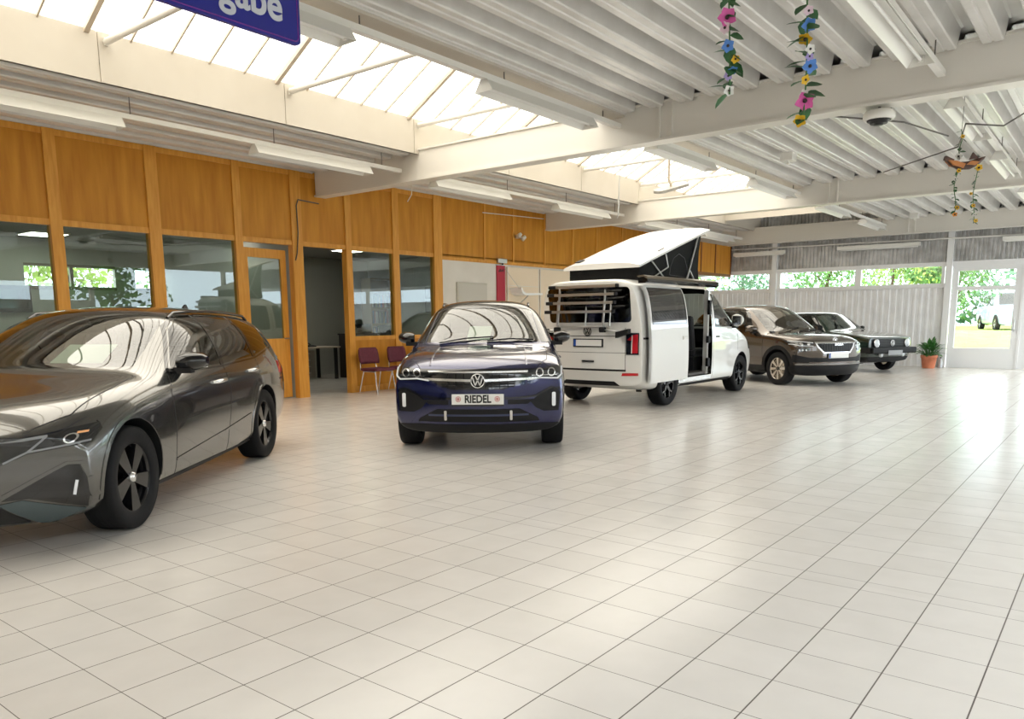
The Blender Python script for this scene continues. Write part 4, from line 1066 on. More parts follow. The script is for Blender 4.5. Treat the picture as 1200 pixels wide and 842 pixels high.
    off = Vector((-1.17, -0.10, 0.0))
    sd = car.patch('sliding_door', white, dp, 'y', -1, 0.0, 0.05, label='open white sliding door slid back along the side'); sd.location = off
    car.patch('door_window', M_pglass, [[(win[0], win[2]), (win[1], win[2]), (win[1], win[3]), (win[0], win[3])]], 'y', -1, 0.001, 0.01, parent=sd)
    car.patch('window_surround', M_gloss, strip([(win[0], win[2]), (win[1], win[2]), (win[1], win[3]), (win[0], win[3]), (win[0], win[2])], 0.03), 'y', -1, 0.003, 0.006, parent=sd)
    car.patch('door_crease', white, strip([(D0+0.02, 0.80), (D1-0.02, 0.80)], 0.02), 'y', -1, 0.006, 0.006, parent=sd)
    hh = car.surf(0.0, 1.08, 'y', -1); hb = MB(); hb.box(-0.10, 0.06, hh.y-0.03, hh.y-0.008, 1.06, 1.10, bev=0.008); hb.box(-0.10, -0.07, hh.y-0.02, hh.y+0.01, 1.05, 1.11); hb.build('door_handle', white, sd)
    body = car.finish(white)
    # inside of the doorway: floor, sill, back of the front seat, cupboards
    MB().box(-2.3, 1.6, -0.86, 0.86, 0.42, 0.46).build('cabin_floor', mat('cabin_floor', (0.10, 0.09, 0.08, 1), 0.6), P)
    MB().box(D0, D1, -0.94, -0.80, 0.34, 0.405).build('door_sill', M_silver, P)
    MB().box(-2.0, 0.0, 0.45, 0.84, 0.46, 1.12, bev=0.02).build('kitchen_unit', mat('kitchen_front', (0.12, 0.12, 0.125, 1), 0.4), P)
    for x, y in ((0.28, -0.42), (0.28, 0.42)):
        q = MB(); q.box(x-0.25, x+0.25, y-0.24, y+0.24, 0.70, 0.86, bev=0.05); Mr = Matrix.Translation((x-0.24, y, 0.82)) @ Matrix.Rotation(math.radians(-12), 4, 'Y')
        q.box(-0.07, 0.07, -0.24, 0.24, 0, 0.62, Mr, bev=0.05); q.box(-0.05, 0.05, -0.13, 0.13, 0.63, 0.84, Mr, bev=0.04); q.box(x-0.18, x+0.18, y-0.18, y+0.18, 0.46, 0.72)
        q.build('seat', M_seat, P)
    q = MB(); q.box(-1.9, -1.2, -0.75, 0.35, 0.46, 0.85, bev=0.05); q.box(-1.98, -1.8, -0.75, 0.35, 0.8, 1.40, bev=0.05); q.build('bench_seat', M_seat, P)
    st_ = MB(); c = Vector((0.80, 0.42, 1.22)); st_.tube([c+Vector((-0.2*math.cos(2*PI*i/24)*0.5, 0.2*math.sin(2*PI*i/24), 0.2*math.cos(2*PI*i/24)*0.85)) for i in range(24)], 0.015, 8, closed=True); st_.tube([c+Vector((0, -0.19, 0)), c+Vector((0, 0.19, 0))], 0.016); st_.build('steering_wheel', M_trim, P)
    MB().prism([(0.98, 0.95), (0.96, 1.20), (1.12, 1.24), (1.42, 1.18), (1.45, 0.95)], 'y', -0.80, 0.80).build('dashboard', M_seat, P)
    # door jamb with black trim on the front edge of the opening
    jb = MB(); jb.box(D1-0.06, D1-0.01, -0.88, -0.80, 0.42, 1.86); jb.build('door_pillar', white, P)
    jt = MB(); jt.box(D1-0.10, D1-0.02, -0.93, -0.88, 1.45, 1.70, bev=0.01); jt.box(D1-0.12, D1-0.02, -0.93, -0.88, 0.96, 1.08, bev=0.01); jt.box(D1-0.12, D1-0.02, -0.93, -0.88, 0.55, 0.70, bev=0.01); jt.build('pillar_trim', M_trim, P)
    B = lambda n, m, q, off=0.004, th=0.010, par=None, lab=None: car.patch(n, m, q, 'x', -1, off, th, rearf, par, lab)
    # tailgate lines, number plate, badge
    B('tailgate_seam', M_trim, strip([(0.65, 0.60), (-0.65, 0.60)], 0.03)+strip([(0.65, 0.60), (0.65, 1.25)], 0.008)+strip([(-0.65, 0.60), (-0.65, 1.25)], 0.008), 0.001, 0.002)
    B('tailgate_seam', M_trim, strip([(0.62, 1.125), (-0.55, 1.125)], 0.012)+strip([(0.65, 0.87), (-0.65, 0.87)], 0.006), 0.001, 0.002)
    xr = car.surf(0, 1.05, 'x', -1).x-0.006
    pf = MB().box(xr-0.012, xr+0.03, -0.275, 0.275, 0.955, 1.085, bev=0.006).build('plate_frame', M_black, P)
    MB().box(xr-0.017, xr-0.010, -0.255, 0.215, 0.972, 1.068).build('number_plate', M_plate, pf, label='blank white rear plate')
    MB().box(xr-0.017, xr-0.010, 0.215, 0.258, 0.972, 1.068).build('plate_strip', M_blue, pf)
    hx = car.surf(0, 0.735, 'x', -1).x
    MB().box(hx-0.02, hx+0.01, -0.11, 0.11, 0.72, 0.745, bev=0.006).build('tailgate_handle', M_trim, P)
    bx = car.surf(0, 1.225, 'x', -1).x-0.012
    Mb = Matrix.Translation((bx-0.008, 0, 1.205)) @ Matrix(((0, 0, -1, 0), (-1, 0, 0, 0), (0, 1, 0, 0), (0, 0, 0, 1)))
    roundel(P, None, 0.075, Mb, M_black, M_white)
    for sg in (1, -1):
        tl = car.patch('tail_lamp', M_lamp, [[(sg*0.665, 0.845), (sg*0.87, 0.845), (sg*0.87, 1.175), (sg*0.665, 1.175)]], 'x', -1, 0.012, 0.02, rearf, None, 'dark framed rear lamp')
        B('lamp_lens', M_red, [[(sg*0.765, 0.87), (sg*0.855, 0.87), (sg*0.855, 1.155), (sg*0.775, 1.145), (sg*0.685, 1.07), (sg*0.765, 1.055)]], 0.018, 0.01, tl)
        B('lamp_lens', M_plate, strip([(sg*0.76, 0.87), (sg*0.765, 1.14)], 0.014), 0.021, 0.006, tl)
        B('reflector', M_red, [[(sg*0.58, 0.515), (sg*0.86, 0.525), (sg*0.86, 0.565), (sg*0.60, 0.56)]], 0.004)
        B('bumper_lower', M_trim, [[(-0.55, 0.36), (0.55, 0.36), (0.45, 0.425), (-0.45, 0.425)]], 0.003) if sg == 1 else None
        car.patch('side_sill', M_trim, [[(-1.05, 0.24), (1.05, 0.24), (1.05, 0.32), (-1.05, 0.32)]], 'y', sg, 0.003, 0.006)
        if sg == 1: car.patch('door_seam', M_trim, strip([(-1.16, 0.4), (-1.16, 1.88)], 0.007)+strip([(0.13, 0.4), (0.13, 1.88)], 0.007), 'y', sg, 0.001, 0.001)
        car.patch('door_seam', M_trim, strip([(0.17, 0.38), (0.17, 1.87), (0.5, 1.86), (1.28, 1.22), (1.30, 0.80)], 0.008), 'y', sg, 0.001, 0.001)
        car.patch('window_surround', M_gloss, strip([(0.27, 1.245), (0.27, 1.80), (0.45, 1.80), (0.62, 1.72), (1.16, 1.32), (1.20, 1.245), (0.27, 1.245)], 0.022), 'y', sg, 0.002, 0.004)
        h2 = car.surf(0.35, 1.05, 'y', sg); hb = MB(); hb.box(0.28, 0.44, h2.y-0.012-0.012*sg, h2.y+0.012+0.012*sg, 1.04, 1.08, bev=0.006); hb.build('door_handle', white, P)
        mirror_shell(car, 1.05, sg*0.92, 1.34, sg, white, 0.22, 0.24, 0.12)
        car.patch('arch_lip', white, ring(1.5, R+0.01, 0.406, 0.44, 24, -5, 185), 'y', sg, 0.006, 0.008); car.patch('arch_lip', white, ring(-1.5, R+0.01, 0.406, 0.44, 24, -5, 185), 'y', sg, 0.006, 0.008)
        hl = car.patch('headlamp', M_lamp, [[(sg*0.50, 0.84), (sg*0.90, 0.93), (sg*0.90, 0.80), (sg*0.52, 0.74)]], 'x', 1, 0.005, 0.01, lambda x, y, z: x > 1.8)
    car.patch('rail_slot', M_trim, strip([(-2.35, 1.09), (-1.2, 1.09)], 0.03), 'y', -1, 0.002, 0.004)
    for xx in (-1.5, 1.5):
        for sg in (1, -1): wheel(P, xx, sg*0.935, R, 0.235, 0.235, 'y', M_rimblack)
    # raised roof: shell hinged at the rear, canvas under it, struts
    M_roof = mat('roof_shell_white', (0.80, 0.79, 0.77, 1), 0.35, coat=0.3)
    rp = [(-2.12, 2.205), (-0.95, 2.56), (0.10, 2.86), (0.46, 2.945), (0.62, 2.96)]
    rs = MB(); n = 9
    def shell_pt(i, t, top):
        x, z = rp[i]; hw = (0.70, 0.72, 0.72, 0.69, 0.62)[i]
        y = hw*(-1+2*t); crown = 0.055*(1-(2*t-1)**4)
        return (x, y, z+(crown if top else -0.035-0.0*crown))
    vs = []; m_ = len(rp)
    for top in (1, 0):
        for i in range(m_):
            for j in range(n): vs.append(shell_pt(i, j/(n-1), top))
    fs = []
    for i in range(m_-1):
        for j in range(n-1):
            a = i*n+j; fs.append((a, a+1, a+n+1, a+n)); b = a+m_*n; fs.append((b, b+n, b+n+1, b+1))
    o_ = m_*n
    for i in range(m_-1):
        fs.append((i*n, (i+1)*n, o_+(i+1)*n, o_+i*n)); fs.append((i*n+n-1, o_+i*n+n-1, o_+(i+1)*n+n-1, (i+1)*n+n-1))
    for j in range(n-1):
        fs.append((j, o_+j, o_+j+1, j+1)); e = (m_-1)*n+j; fs.append((e, e+1, o_+e+1, o_+e))
    rs.add(vs, fs, False); shell = rs.build('raised_roof', M_roof, P, label='raised white roof shell')
    fx = MB(); fx.box(-0.08, 0.08, 0, 0.10, -0.004, 0.010, Matrix.Translation((-1.86, 0.50, 2.33)) @ Matrix.Rotation(math.radians(-17), 4, 'Y'), bev=0.003); fx.build('roof_fitting', M_trim, shell)
    fx = MB(); fx.box(-0.10, 0.10, 0, 0.02, -0.004, 0.008, Matrix.Translation((-1.25, -0.62, 2.49)) @ Matrix.Rotation(math.radians(-17), 4, 'Y'), bev=0.002); fx.build('roof_fitting', M_trim, shell)
    M_canvas = mat('black_canvas', (0.011, 0.011, 0.011, 1), 0.85, spec=0.2, bump=0.3, noise_scale=14)
    cv = MB(); yb_ = 0.645
    prof = [(-2.02, 2.0), (0.16, 1.99), (0.10, 2.25), (0.12, 2.55), (0.20, 2.85), (0.08, 2.82), (-0.95, 2.52), (-2.02, 2.20)]
    cv.prism(prof, 'y', -yb_, yb_); cvo = cv.build('tent_canvas', M_canvas, P, label='black canvas sides of the raised roof')
    wn_ = MB()
    for sg in (1, -1):
        pts = [(-1.0, 2.10), (-0.96, 2.25), (-0.85, 2.38), (-0.66, 2.46), (-0.45, 2.40), (-0.34, 2.24), (-0.32, 2.08)]
        wn_.tube([(a, sg*0.648, b) for a, b in pts]+[(-1.0, sg*0.648, 2.10)], 0.006, 6)
    wn_.build('tent_window_seam', mat('grey_piping', (0.10, 0.10, 0.105, 1), 0.7), cvo)
    for sg in (1, -1):
        y = sg*0.672
        for pts, r_ in (([(-1.72, y, 2.0), (-1.10, y, 2.22), (-1.20, y, 2.42)], 0.012), ([(-1.15, y, 2.0), (-1.66, y, 2.28)], 0.012), ([(-0.42, y, 2.0), (0.02, y, 2.81)], 0.016), ([(-0.05, y, 2.0), (-0.28, y, 2.20)], 0.013)):
            sp = MB(); sp.tube(pts, r_); sp.build('roof_strut', M_alu, P)
    # awning case along the right roof edge
    aw = MB(); aw.prism([(-0.78, 1.92), (-0.90, 1.92), (-0.94, 1.95), (-0.935, 1.995), (-0.88, 2.02), (-0.78, 2.005)], 'x', -2.30, 0.33)
    awo = aw.build('awning_case', M_gloss, P)
    MB().prism([(-0.935, 1.985), (-0.955, 2.01), (-0.88, 2.04), (-0.78, 2.03), (-0.78, 2.01), (-0.88, 2.018)], 'x', -2.33, 0.31).build('awning_cover', mat('awning_bronze', (0.16, 0.13, 0.09, 1), 0.3, metal=0.6), awo)
    # bicycle rack on the tailgate
    rk = MB(); X0 = -2.56
    for y in (0.50, -0.34):
        rk.tube([(-2.50, y, 1.22), (X0-0.02, y, 1.32), (X0+0.05, y, 1.90), (X0+0.12, y, 1.94)], 0.020)
    for y in (0.56, 0.02, -0.42): rk.tube([(-2.52, y, 1.28), (-2.46, y, 1.90)], 0.014)
    rk.tube([(X0+0.10, 0.58, 1.95), (X0+0.10, -0.62, 1.95)], 0.022)
    rk.tube([(-2.52, 0.55, 1.27), (-2.52, -0.40, 1.27)], 0.016)
    rack = rk.build('bike_rack', M_alu, P, label='aluminium bicycle rack on the tailgate')
    for i, z in enumerate((1.885, 1.76, 1.635, 1.50)):
        rl = MB(); x = X0-0.05-0.035*i
        rl.prism([(x-0.035, z-0.020), (x+0.035, z-0.020), (x+0.035, z+0.020), (x+0.022, z+0.020), (x+0.016, z-0.004), (x-0.016, z-0.004), (x-0.022, z+0.020), (x-0.035, z+0.020)], 'y', -0.58, 0.50)
        ro = rl.build('rail', M_alu, rack)
        for a, b in ((0.50, 0.64), (-0.61, -0.58)):
            e = MB(); e.box(x-0.04, x+0.04, a, b, z-0.026, z+0.026, bev=0.010); e.build('end_cap', M_trim, ro)
    arm = MB()
    for sg, y in ((1, 0.50), (-1, -0.34)):
        arm.tube([(-2.54, y, 1.28), (-2.60, y-sg*0.02, 1.23), (-2.56, y+sg*0.24, 1.20)], 0.013)
    arm.build('rack_arm', M_alu, rack)
    for sg, y in ((1, 0.50), (-1, -0.34)):
        ft = MB(); ft.box(-2.64, -2.55, y-0.045, y+0.045, 1.185, 1.265, bev=0.015); ft.build('clamp_knob', M_trim, rack)
        a, b = sorted((y+sg*0.22, y+sg*0.44))
        ft = MB(); ft.prism([(a, 1.17), (b, 1.10), (b, 1.19), (a, 1.24)] if sg < 0 else [(a, 1.17), (b, 1.10), (b, 1.19), (a, 1.24)], 'x', -2.585, -2.50); ft.build('rack_foot', M_trim, rack)
    return car
camper = build_camper()
# ------------------------------------------------------------------ brown SUV further back
def build_brown_suv():
    car = Car('suv', 'brown SUV parked behind the white camper van, chrome framed grille towards the right', 'car', (16.92, 6.09, 0), math.radians(-120.4), (0.955, 0.955, 0.955))
    P = car.root
    C = dict(
        w=[(-2.2, 0.84), (-1.8, 0.90), (0, 0.915), (1.3, 0.92), (1.8, 0.90), (2.02, 0.88), (2.1, 0.86)],
        zt=[(-2.2, 1.000), (-2.1, 1.222), (-1.95, 1.550), (-1.7, 1.632), (-1.0, 1.690), (-0.4, 1.702), (-0.05, 1.673), (0.12, 1.608), (0.5, 1.374), (0.85, 1.152), (1.0, 1.085), (1.2, 1.070), (1.6, 1.040), (1.88, 0.990), (2.04, 0.930), (2.1, 0.880)],
        zr=[(-2.2, 0.980), (-2.1, 1.175), (-1.95, 1.479), (-1.7, 1.561), (-1.0, 1.626), (-0.4, 1.632), (-0.05, 1.608), (0.12, 1.550), (0.5, 1.327), (0.85, 1.110), (1.0, 1.065), (1.2, 1.050), (1.6, 1.020), (1.88, 0.970), (2.04, 0.910), (2.1, 0.870)],
        yr=[(-2.2, 0.66), (-1.0, 0.62), (-0.3, 0.61), (0.1, 0.625), (0.85, 0.73), (1.0, 0.76), (1.6, 0.75), (2.1, 0.68)],
        zbelt=[(-2.2, 0.96), (-1.0, 1.05), (0.5, 1.03), (1.0, 1.02), (1.6, 0.98), (2.1, 0.84)], ybelt=[(-2.2, 0.96), (1.2, 0.95), (2.1, 0.93)],
        zsh=[(-2.2, 0.86), (0, 0.93), (1.4, 0.92), (2.1, 0.78)], ysh=[(0, 0.985)], zm=[(-2.2, 0.66), (2.1, 0.64)],
        zb=[(-2.2, 0.36), (-1.7, 0.25), (0, 0.22), (1.7, 0.21), (2.1, 0.22)], yb=[(-2.2, 0.86), (0, 0.90), (2.1, 0.86)], ysill=[(0, 0.955), (2.1, 0.98)], ylow=[(0, 0.97), (2.1, 0.99)],
        gb=[(-2.0, 0.02), (-1.0, 0.045), (0.1, 0.04), (0.9, 0.02), (2.1, 0.01)])
    st = [-2.2, -2.15, -2.05, -1.93, -1.7, -1.35, -1.0, -0.65, -0.35, -0.12, 0.03, 0.15, 0.35, 0.55, 0.75, 0.92, 1.04, 1.2, 1.4, 1.6, 1.78, 1.92, 2.02, 2.1]
    car.loft(st, C, [(-2.2, -0.14), (-1.5, -0.04), (-0.6, 0.0), (0.1, 0.08), (0.9, 0.18), (1.3, 0.12), (1.8, 0.18), (2.1, 0.27)],
             [(0.22, -0.08), (0.36, 0.0), (0.6, 0.02), (0.8, 0.0), (0.95, -0.03)], [(0.3, -0.04), (0.7, 0.0), (1.0, -0.02)])
    brown = paint('warm_brown_paint', (0.075, 0.056, 0.042, 1), metal=0.7, rough=0.22)
    R = 0.345; AX_ = 1.319
    for x in (-AX_, AX_):
        for sg in (1, -1): car.arch(x, R+0.01, 0.395, sg, 0.55)
    fr = lambda x, y, z: x > -0.1
    ws = [(-0.68, 1.105), (0.68, 1.105), (0.62, 1.363), (0.565, 1.585), (0, 1.626), (-0.565, 1.585), (-0.62, 1.363)]
    car.cut(ws, 'x', 1, fr); car.patch('windscreen', M_cglass, ws, 'x', 1, 0.0, 0.0, fr)
    for sg in (1, -1):
        for i, q in enumerate([[(0.50, 1.080), (-0.38, 1.075), (-0.34, 1.573), (-0.06, 1.561), (0.1, 1.479)], [(-0.45, 1.075), (-1.30, 1.080), (-1.2, 1.538), (-0.42, 1.573)], [(-1.37, 1.090), (-1.85, 1.160), (-1.75, 1.468), (-1.28, 1.526)]]):
            car.cut(q, 'y', sg); car.patch('side_window', M_cglass if i == 0 else M_pglass, q, 'y', sg, 0.0, 0.0)
    q = [(-0.58, 1.120), (0.58, 1.120), (0.52, 1.515), (-0.52, 1.515)]
    car.cut(q, 'x', -1, lambda x, y, z: x < -1.8); car.patch('rear_window', M_pglass, q, 'x', -1, 0.0, 0.0, lambda x, y, z: x < -1.8)
    car.finish(brown)
    A = lambda n, m, q, off=0.004, th=0.012, par=None, lab=None: car.patch(n, m, q, 'x', 1, off, th, lambda x, y, z: x > 1.3, par, lab)
    gp = [(-0.50, 0.885), (0.50, 0.885), (0.455, 0.80), (0.34, 0.685), (-0.34, 0.685), (-0.455, 0.80)]
    gr = A('grille', M_trim, [gp], 0.005)
    A('grille_frame', M_silver, strip(gp+[gp[0]], 0.028), 0.014, 0.014, gr)
    for i in range(16):
        y = -0.44+0.88*i/15; A('grille_slat', M_black, strip([(y, 0.70 if abs(y) < 0.33 else 0.79), (y, 0.87)], 0.014), 0.012, 0.008, gr)
    for sg in (1, -1):
        hl = A('headlamp', M_lamp, [[(sg*0.53, 0.895), (sg*0.885, 0.935), (sg*0.89, 0.85), (sg*0.80, 0.815), (sg*0.56, 0.815)]], 0.006, 0.012)
        A('daytime_light', M_led, strip([(sg*0.55, 0.825), (sg*0.80, 0.83), (sg*0.87, 0.86)], 0.012)+strip([(sg*0.55, 0.885), (sg*0.86, 0.92)], 0.010), 0.010, 0.006, hl)
        for y in (0.64, 0.76): A('lamp_unit', M_silver, circ(sg*y, 0.86, 0.026, 14), 0.010, 0.006, hl)
        fg = A('fog_lamp', M_lamp, [[(sg*0.60, 0.77), (sg*0.83, 0.775), (sg*0.83, 0.715), (sg*0.66, 0.71)]], 0.006, 0.012)
        for y in (0.68, 0.745, 0.80): A('lamp_unit', M_alu, circ(sg*y, 0.742, 0.018, 12), 0.010, 0.006, fg)
        A('corner_intake', M_trim, [[(sg*0.62, 0.585), (sg*0.88, 0.65), (sg*0.885, 0.50), (sg*0.62, 0.48)]], 0.004)
        car.patch('sill_cladding', M_trim, [[(-0.93, 0.22), (0.93, 0.22), (0.93, 0.40), (-0.93, 0.40)]], 'y', sg, 0.004, 0.008)
        for x in (-AX_, AX_): car.patch('arch_cladding', M_trim, ring(x, R+0.01, 0.396, 0.475, 24, -15, 195), 'y', sg, 0.004, 0.008)
        for q in (strip([(0.88, 0.42), (0.84, 1.03)], 0.007), strip([(-0.42, 0.42), (-0.42, 1.07)], 0.007)): car.patch('door_seam', M_trim, q, 'y', sg, 0.001, 0.001)
        mirror_shell(car, 0.50, sg*0.84, 1.16, sg, brown, 0.20, 0.165, 0.11)
        rr = MB(); rr.tube([car.surf(-0.08, sg*0.585, 'z', 1)]+[car.surf(x_, sg*0.585, 'z', 1)+Vector((0, 0, 0.035)) for x_ in (-0.2, -0.6, -1.0, -1.4)]+[car.surf(-1.6, sg*0.585, 'z', 1)], 0.018, 8); rr.build('roof_rail', M_silver, P)
        car.patch('bonnet_seam', M_trim, strip([(0.92, sg*0.76), (1.4, sg*0.77), (1.8, sg*0.74), (1.98, sg*0.56)], 0.007), 'z', 1, 0.001, 0.001, lambda x, y, z: z > 0.8)
        hd = MB(); yy = abs(car.surf(-0.27, 0.95, 'y', sg).y); hd.tube([(-0.18, sg*(yy-0.005), 0.95), (-0.2, sg*(yy+0.03), 0.952), (-0.34, sg*(yy+0.03), 0.955), (-0.36, sg*(yy-0.005), 0.955)], 0.013, 6); hd.build('door_handle', brown, P)
    lo = A('lower_grille', M_trim, [[(-0.62, 0.50), (0.62, 0.50), (0.62, 0.585), (-0.62, 0.585)]], 0.004)
    A('bumper_band', mat('dull_alloy', (0.22, 0.21, 0.20, 1), 0.35, metal=0.8), strip([(-0.85, 0.455), (0.85, 0.455)], 0.022), 0.010, 0.012, lab='dull metal strip under the bumper')
    A('front_skirt', M_trim, [[(-0.88, 0.22), (0.88, 0.22), (0.88, 0.43), (-0.88, 0.43)]], 0.004)
    xb = car.surf(0, 0.61, 'x', 1).x
    pl = MB().box(xb+0.008, xb+0.02, -0.26, 0.26, 0.575, 0.685, bev=0.004).build('number_plate', M_plate, P, label='plain pale front plate')
    MB().box(xb+0.02, xb+0.0215, -0.255, -0.215, 0.58, 0.68).build('plate_strip', M_blue, pl)
    hb = car.surf(0, 0.945, 'x', 1)
    Mb = Matrix.Translation((hb.x+0.02, 0, 0.935)) @ Matrix(((0, 0, 1, 0), (1, 0, 0, 0), (0, 1, 0, 0), (0, 0, 0, 1)))
    rg = MB(); rg.tube([Mb @ Vector((0.052*math.cos(2*PI*i/24), 0.052*math.sin(2*PI*i/24), 0)) for i in range(24)], 0.008, 8, closed=True)
    rg.prism([(-0.03, -0.03), (0.0, 0.035), (0.03, -0.012), (0.0, -0.02)], 'z', -0.006, 0.006, M=Mb); rg.build('badge', M_silver, P)
    vs, fs = text_mesh('SKODA', 0.055, 0.002, 0.001); xg = car.surf(0, 0.845, 'x', 1).x+0.028
    Mt = Matrix.Translation((xg, 0, 0.848)) @ Matrix(((0, 0, 1, 0), (1, 0, 0, 0), (0, 1, 0, 0), (0, 0, 0, 1)))
    tm = MB(); tm.add([Mt @ Vector((v.x*1.2, v.y, v.z)) for v in vs], fs); tm.build('lettering', M_silver, gr)
    for xx in (-AX_, AX_):
        for sg in (1, -1): wheel(P, xx, sg*0.895, R, 0.225, 0.235, 'multi', M_rimsilver)
    cabin(car, 0.70, -0.2, 0.68, 0.68, 0.70, rear=-1.1)
    wp = MB()
    for a, b in (((0.93, -0.55), (0.80, 0.1)), ((0.95, 0.0), (0.80, 0.6))):
        p0, p1 = car.surf(a[0], a[1], 'z', 1), car.surf(b[0], b[1], 'z', 1); wp.tube([p0+Vector((0, 0, 0.012)), (p0+p1)/2+Vector((0.01, 0, 0.03)), p1+Vector((0, 0, 0.015))], 0.009, 6)
    wp.build('wiper', M_trim, P)
    return car
brown_suv = build_brown_suv()

# ------------------------------------------------------------------ dark green classic hatchback at the end wall
def build_classic():
    car = Car('hatchback', 'dark green boxy classic hatchback with round headlamps beside the end wall', 'car', (21.35, 6.10, 0), math.radians(-114.9), (0.97, 0.97, 1.06))
    P = car.root
    C = dict(
        w=[(-1.95, 0.78), (-1.6, 0.815), (0, 0.82), (1.2, 0.815), (1.7, 0.80), (1.92, 0.79)],
        zt=[(-1.95, 0.90), (-1.85, 1.02), (-1.55, 1.30), (-1.40, 1.375), (-1.0, 1.40), (-0.3, 1.405), (-0.05, 1.385), (0.05, 1.34), (0.45, 1.08), (0.62, 0.965), (0.75, 0.945), (1.2, 0.91), (1.7, 0.855), (1.88, 0.82), (1.92, 0.80)],
        zr=[(-1.95, 0.89), (-1.85, 1.0), (-1.55, 1.27), (-1.40, 1.34), (-1.0, 1.365), (-0.3, 1.37), (-0.05, 1.355), (0.05, 1.31), (0.45, 1.055), (0.62, 0.95), (0.75, 0.93), (1.2, 0.895), (1.7, 0.845), (1.88, 0.81), (1.92, 0.79)],
        yr=[(-1.95, 0.66), (-1.4, 0.57), (-0.3, 0.57), (0.05, 0.59), (0.6, 0.70), (1.2, 0.74), (1.92, 0.74)],
        zbelt=[(-1.95, 0.87), (-1.0, 0.915), (0.6, 0.905), (1.2, 0.875), (1.92, 0.775)], ybelt=[(0, 0.965)], zsh=[(-1.95, 0.74), (0.5, 0.76), (1.92, 0.68)], ysh=[(0, 1.0)],
        zm=[(-1.95, 0.56), (1.92, 0.54)], zb=[(-1.95, 0.32), (-1.5, 0.22), (0, 0.20), (1.5, 0.20), (1.92, 0.26)], yb=[(0, 0.90)], ysill=[(0, 0.95)], ylow=[(0, 0.985)],
        gb=[(-1.5, 0.015), (0, 0.015), (0.7, 0.01), (1.9, 0.0)])
    st = [-1.95, -1.92, -1.84, -1.7, -1.52, -1.38, -1.1, -0.8, -0.5, -0.25, -0.08, 0.0, 0.08, 0.25, 0.45, 0.56, 0.64, 0.75, 0.95, 1.2, 1.45, 1.68, 1.82, 1.89, 1.92]
    car.loft(st, C, [(-1.95, -0.05), (-1.0, 0.0), (0.05, 0.03), (0.6, 0.07), (1.2, 0.03), (1.92, 0.05)], [(0.25, -0.08), (0.4, -0.03), (0.55, 0.0), (0.8, 0.0)], [(0.3, 0.0), (1.0, 0.0)], crease=0.75)
    green = paint('bottle_green_paint', (0.006, 0.020, 0.014, 1), metal=0.1, rough=0.25)
    R = 0.295; AX_ = 1.2
    for x in (-AX_, AX_):
        for sg in (1, -1): car.arch(x, R+0.01, 0.335, sg, 0.50)
    fr = lambda x, y, z: x > -0.1
    ws = [(-0.64, 0.985), (0.64, 0.985), (0.53, 1.335), (-0.53, 1.335)]
    car.cut(ws, 'x', 1, fr); car.patch('windscreen', M_cglass, ws, 'x', 1, 0.0, 0.0, fr)
    for sg in (1, -1):
        for q in ([(0.42, 0.945), (-0.42, 0.95), (-0.42, 1.33), (-0.10, 1.325), (0.0, 1.28)], [(-0.47, 0.95), (-1.30, 0.965), (-1.18, 1.31), (-0.47, 1.33)]):
            car.cut(q, 'y', sg); car.patch('side_window', M_cglass, q, 'y', sg, 0.0, 0.0)
            car.patch('window_surround', M_trim, strip(q+[q[0]], 0.02), 'y', sg, 0.003, 0.005)
    q = [(-0.56, 0.99), (0.56, 0.99), (0.50, 1.30), (-0.50, 1.30)]
    car.cut(q, 'x', -1, lambda x, y, z: x < -1.3); car.patch('rear_window', M_cglass, q, 'x', -1, 0.0, 0.0, lambda x, y, z: x < -1.3)
    car.finish(green)
    A = lambda n, m, q, off=0.004, th=0.012, par=None, lab=None: car.patch(n, m, q, 'x', 1, off, th, lambda x, y, z: x > 1.3, par, lab)
    gr = A('grille', M_trim, [[(-0.70, 0.575), (0.70, 0.575), (0.70, 0.765), (-0.70, 0.765)]], 0.004)
    for z in (0.60, 0.63, 0.66, 0.69, 0.72, 0.745): A('grille_slat', M_black, strip([(-0.45, z), (0.45, z)], 0.010), 0.012, 0.008, gr)
    xg = car.surf(0, 0.67, 'x', 1).x
    Mx = Matrix(((0, 0, 1, 0), (1, 0, 0, 0), (0, 1, 0, 0), (0, 0, 0, 1)))
    for sg in (1, -1):
        Ml = Matrix.Translation((xg+0.0, sg*0.565, 0.67)) @ Mx
        h = MB(); h.lathe([(0.092, 0.0), (0.092, 0.02), (0.085, 0.024), (0.080, 0.018)], 28, Ml); ho = h.build('headlamp', M_silver, P)
        g = MB(); g.lathe([(0.080, 0.018), (0.06, 0.032), (0.03, 0.039), (0.001, 0.041)], 24, Ml); g.build('lamp_lens', mat('clear_lamp_glass', (0.55, 0.58, 0.60, 1), 0.08, coat=1.0), ho)
        Mf = Matrix.Translation((xg+0.03, sg*0.40, 0.41)) @ Mx
        f = MB(); f.lathe([(0.001, 0.03), (0.05, 0.025), (0.055, 0.0), (0.05, -0.03)], 20, Mf); f.build('fog_lamp', mat('clear_lamp_glass', None), P)
        A('indicator', mat('lamp_amber', None), [[(sg*0.52, 0.50), (sg*0.66, 0.50), (sg*0.66, 0.545), (sg*0.52, 0.545)]], 0.03, 0.02)
        for q in (strip([(0.56, 0.28), (0.56, 0.92)], 0.007), strip([(-0.45, 0.28), (-0.45, 0.94)], 0.007)): car.patch('door_seam', M_trim, q, 'y', sg, 0.001, 0.001)
        for x in (-AX_, AX_): car.patch('arch_cladding', M_trim, ring(x, R+0.01, 0.336, 0.375, 20, -10, 190), 'y', sg, 0.006, 0.010)
        car.patch('side_strip', M_trim, strip([(-1.6, 0.50), (0.85, 0.50)], 0.05), 'y', sg, 0.008, 0.012)
        mirror_shell(car, 0.36, sg*0.77, 1.0, sg, M_trim, 0.14, 0.10, 0.08)
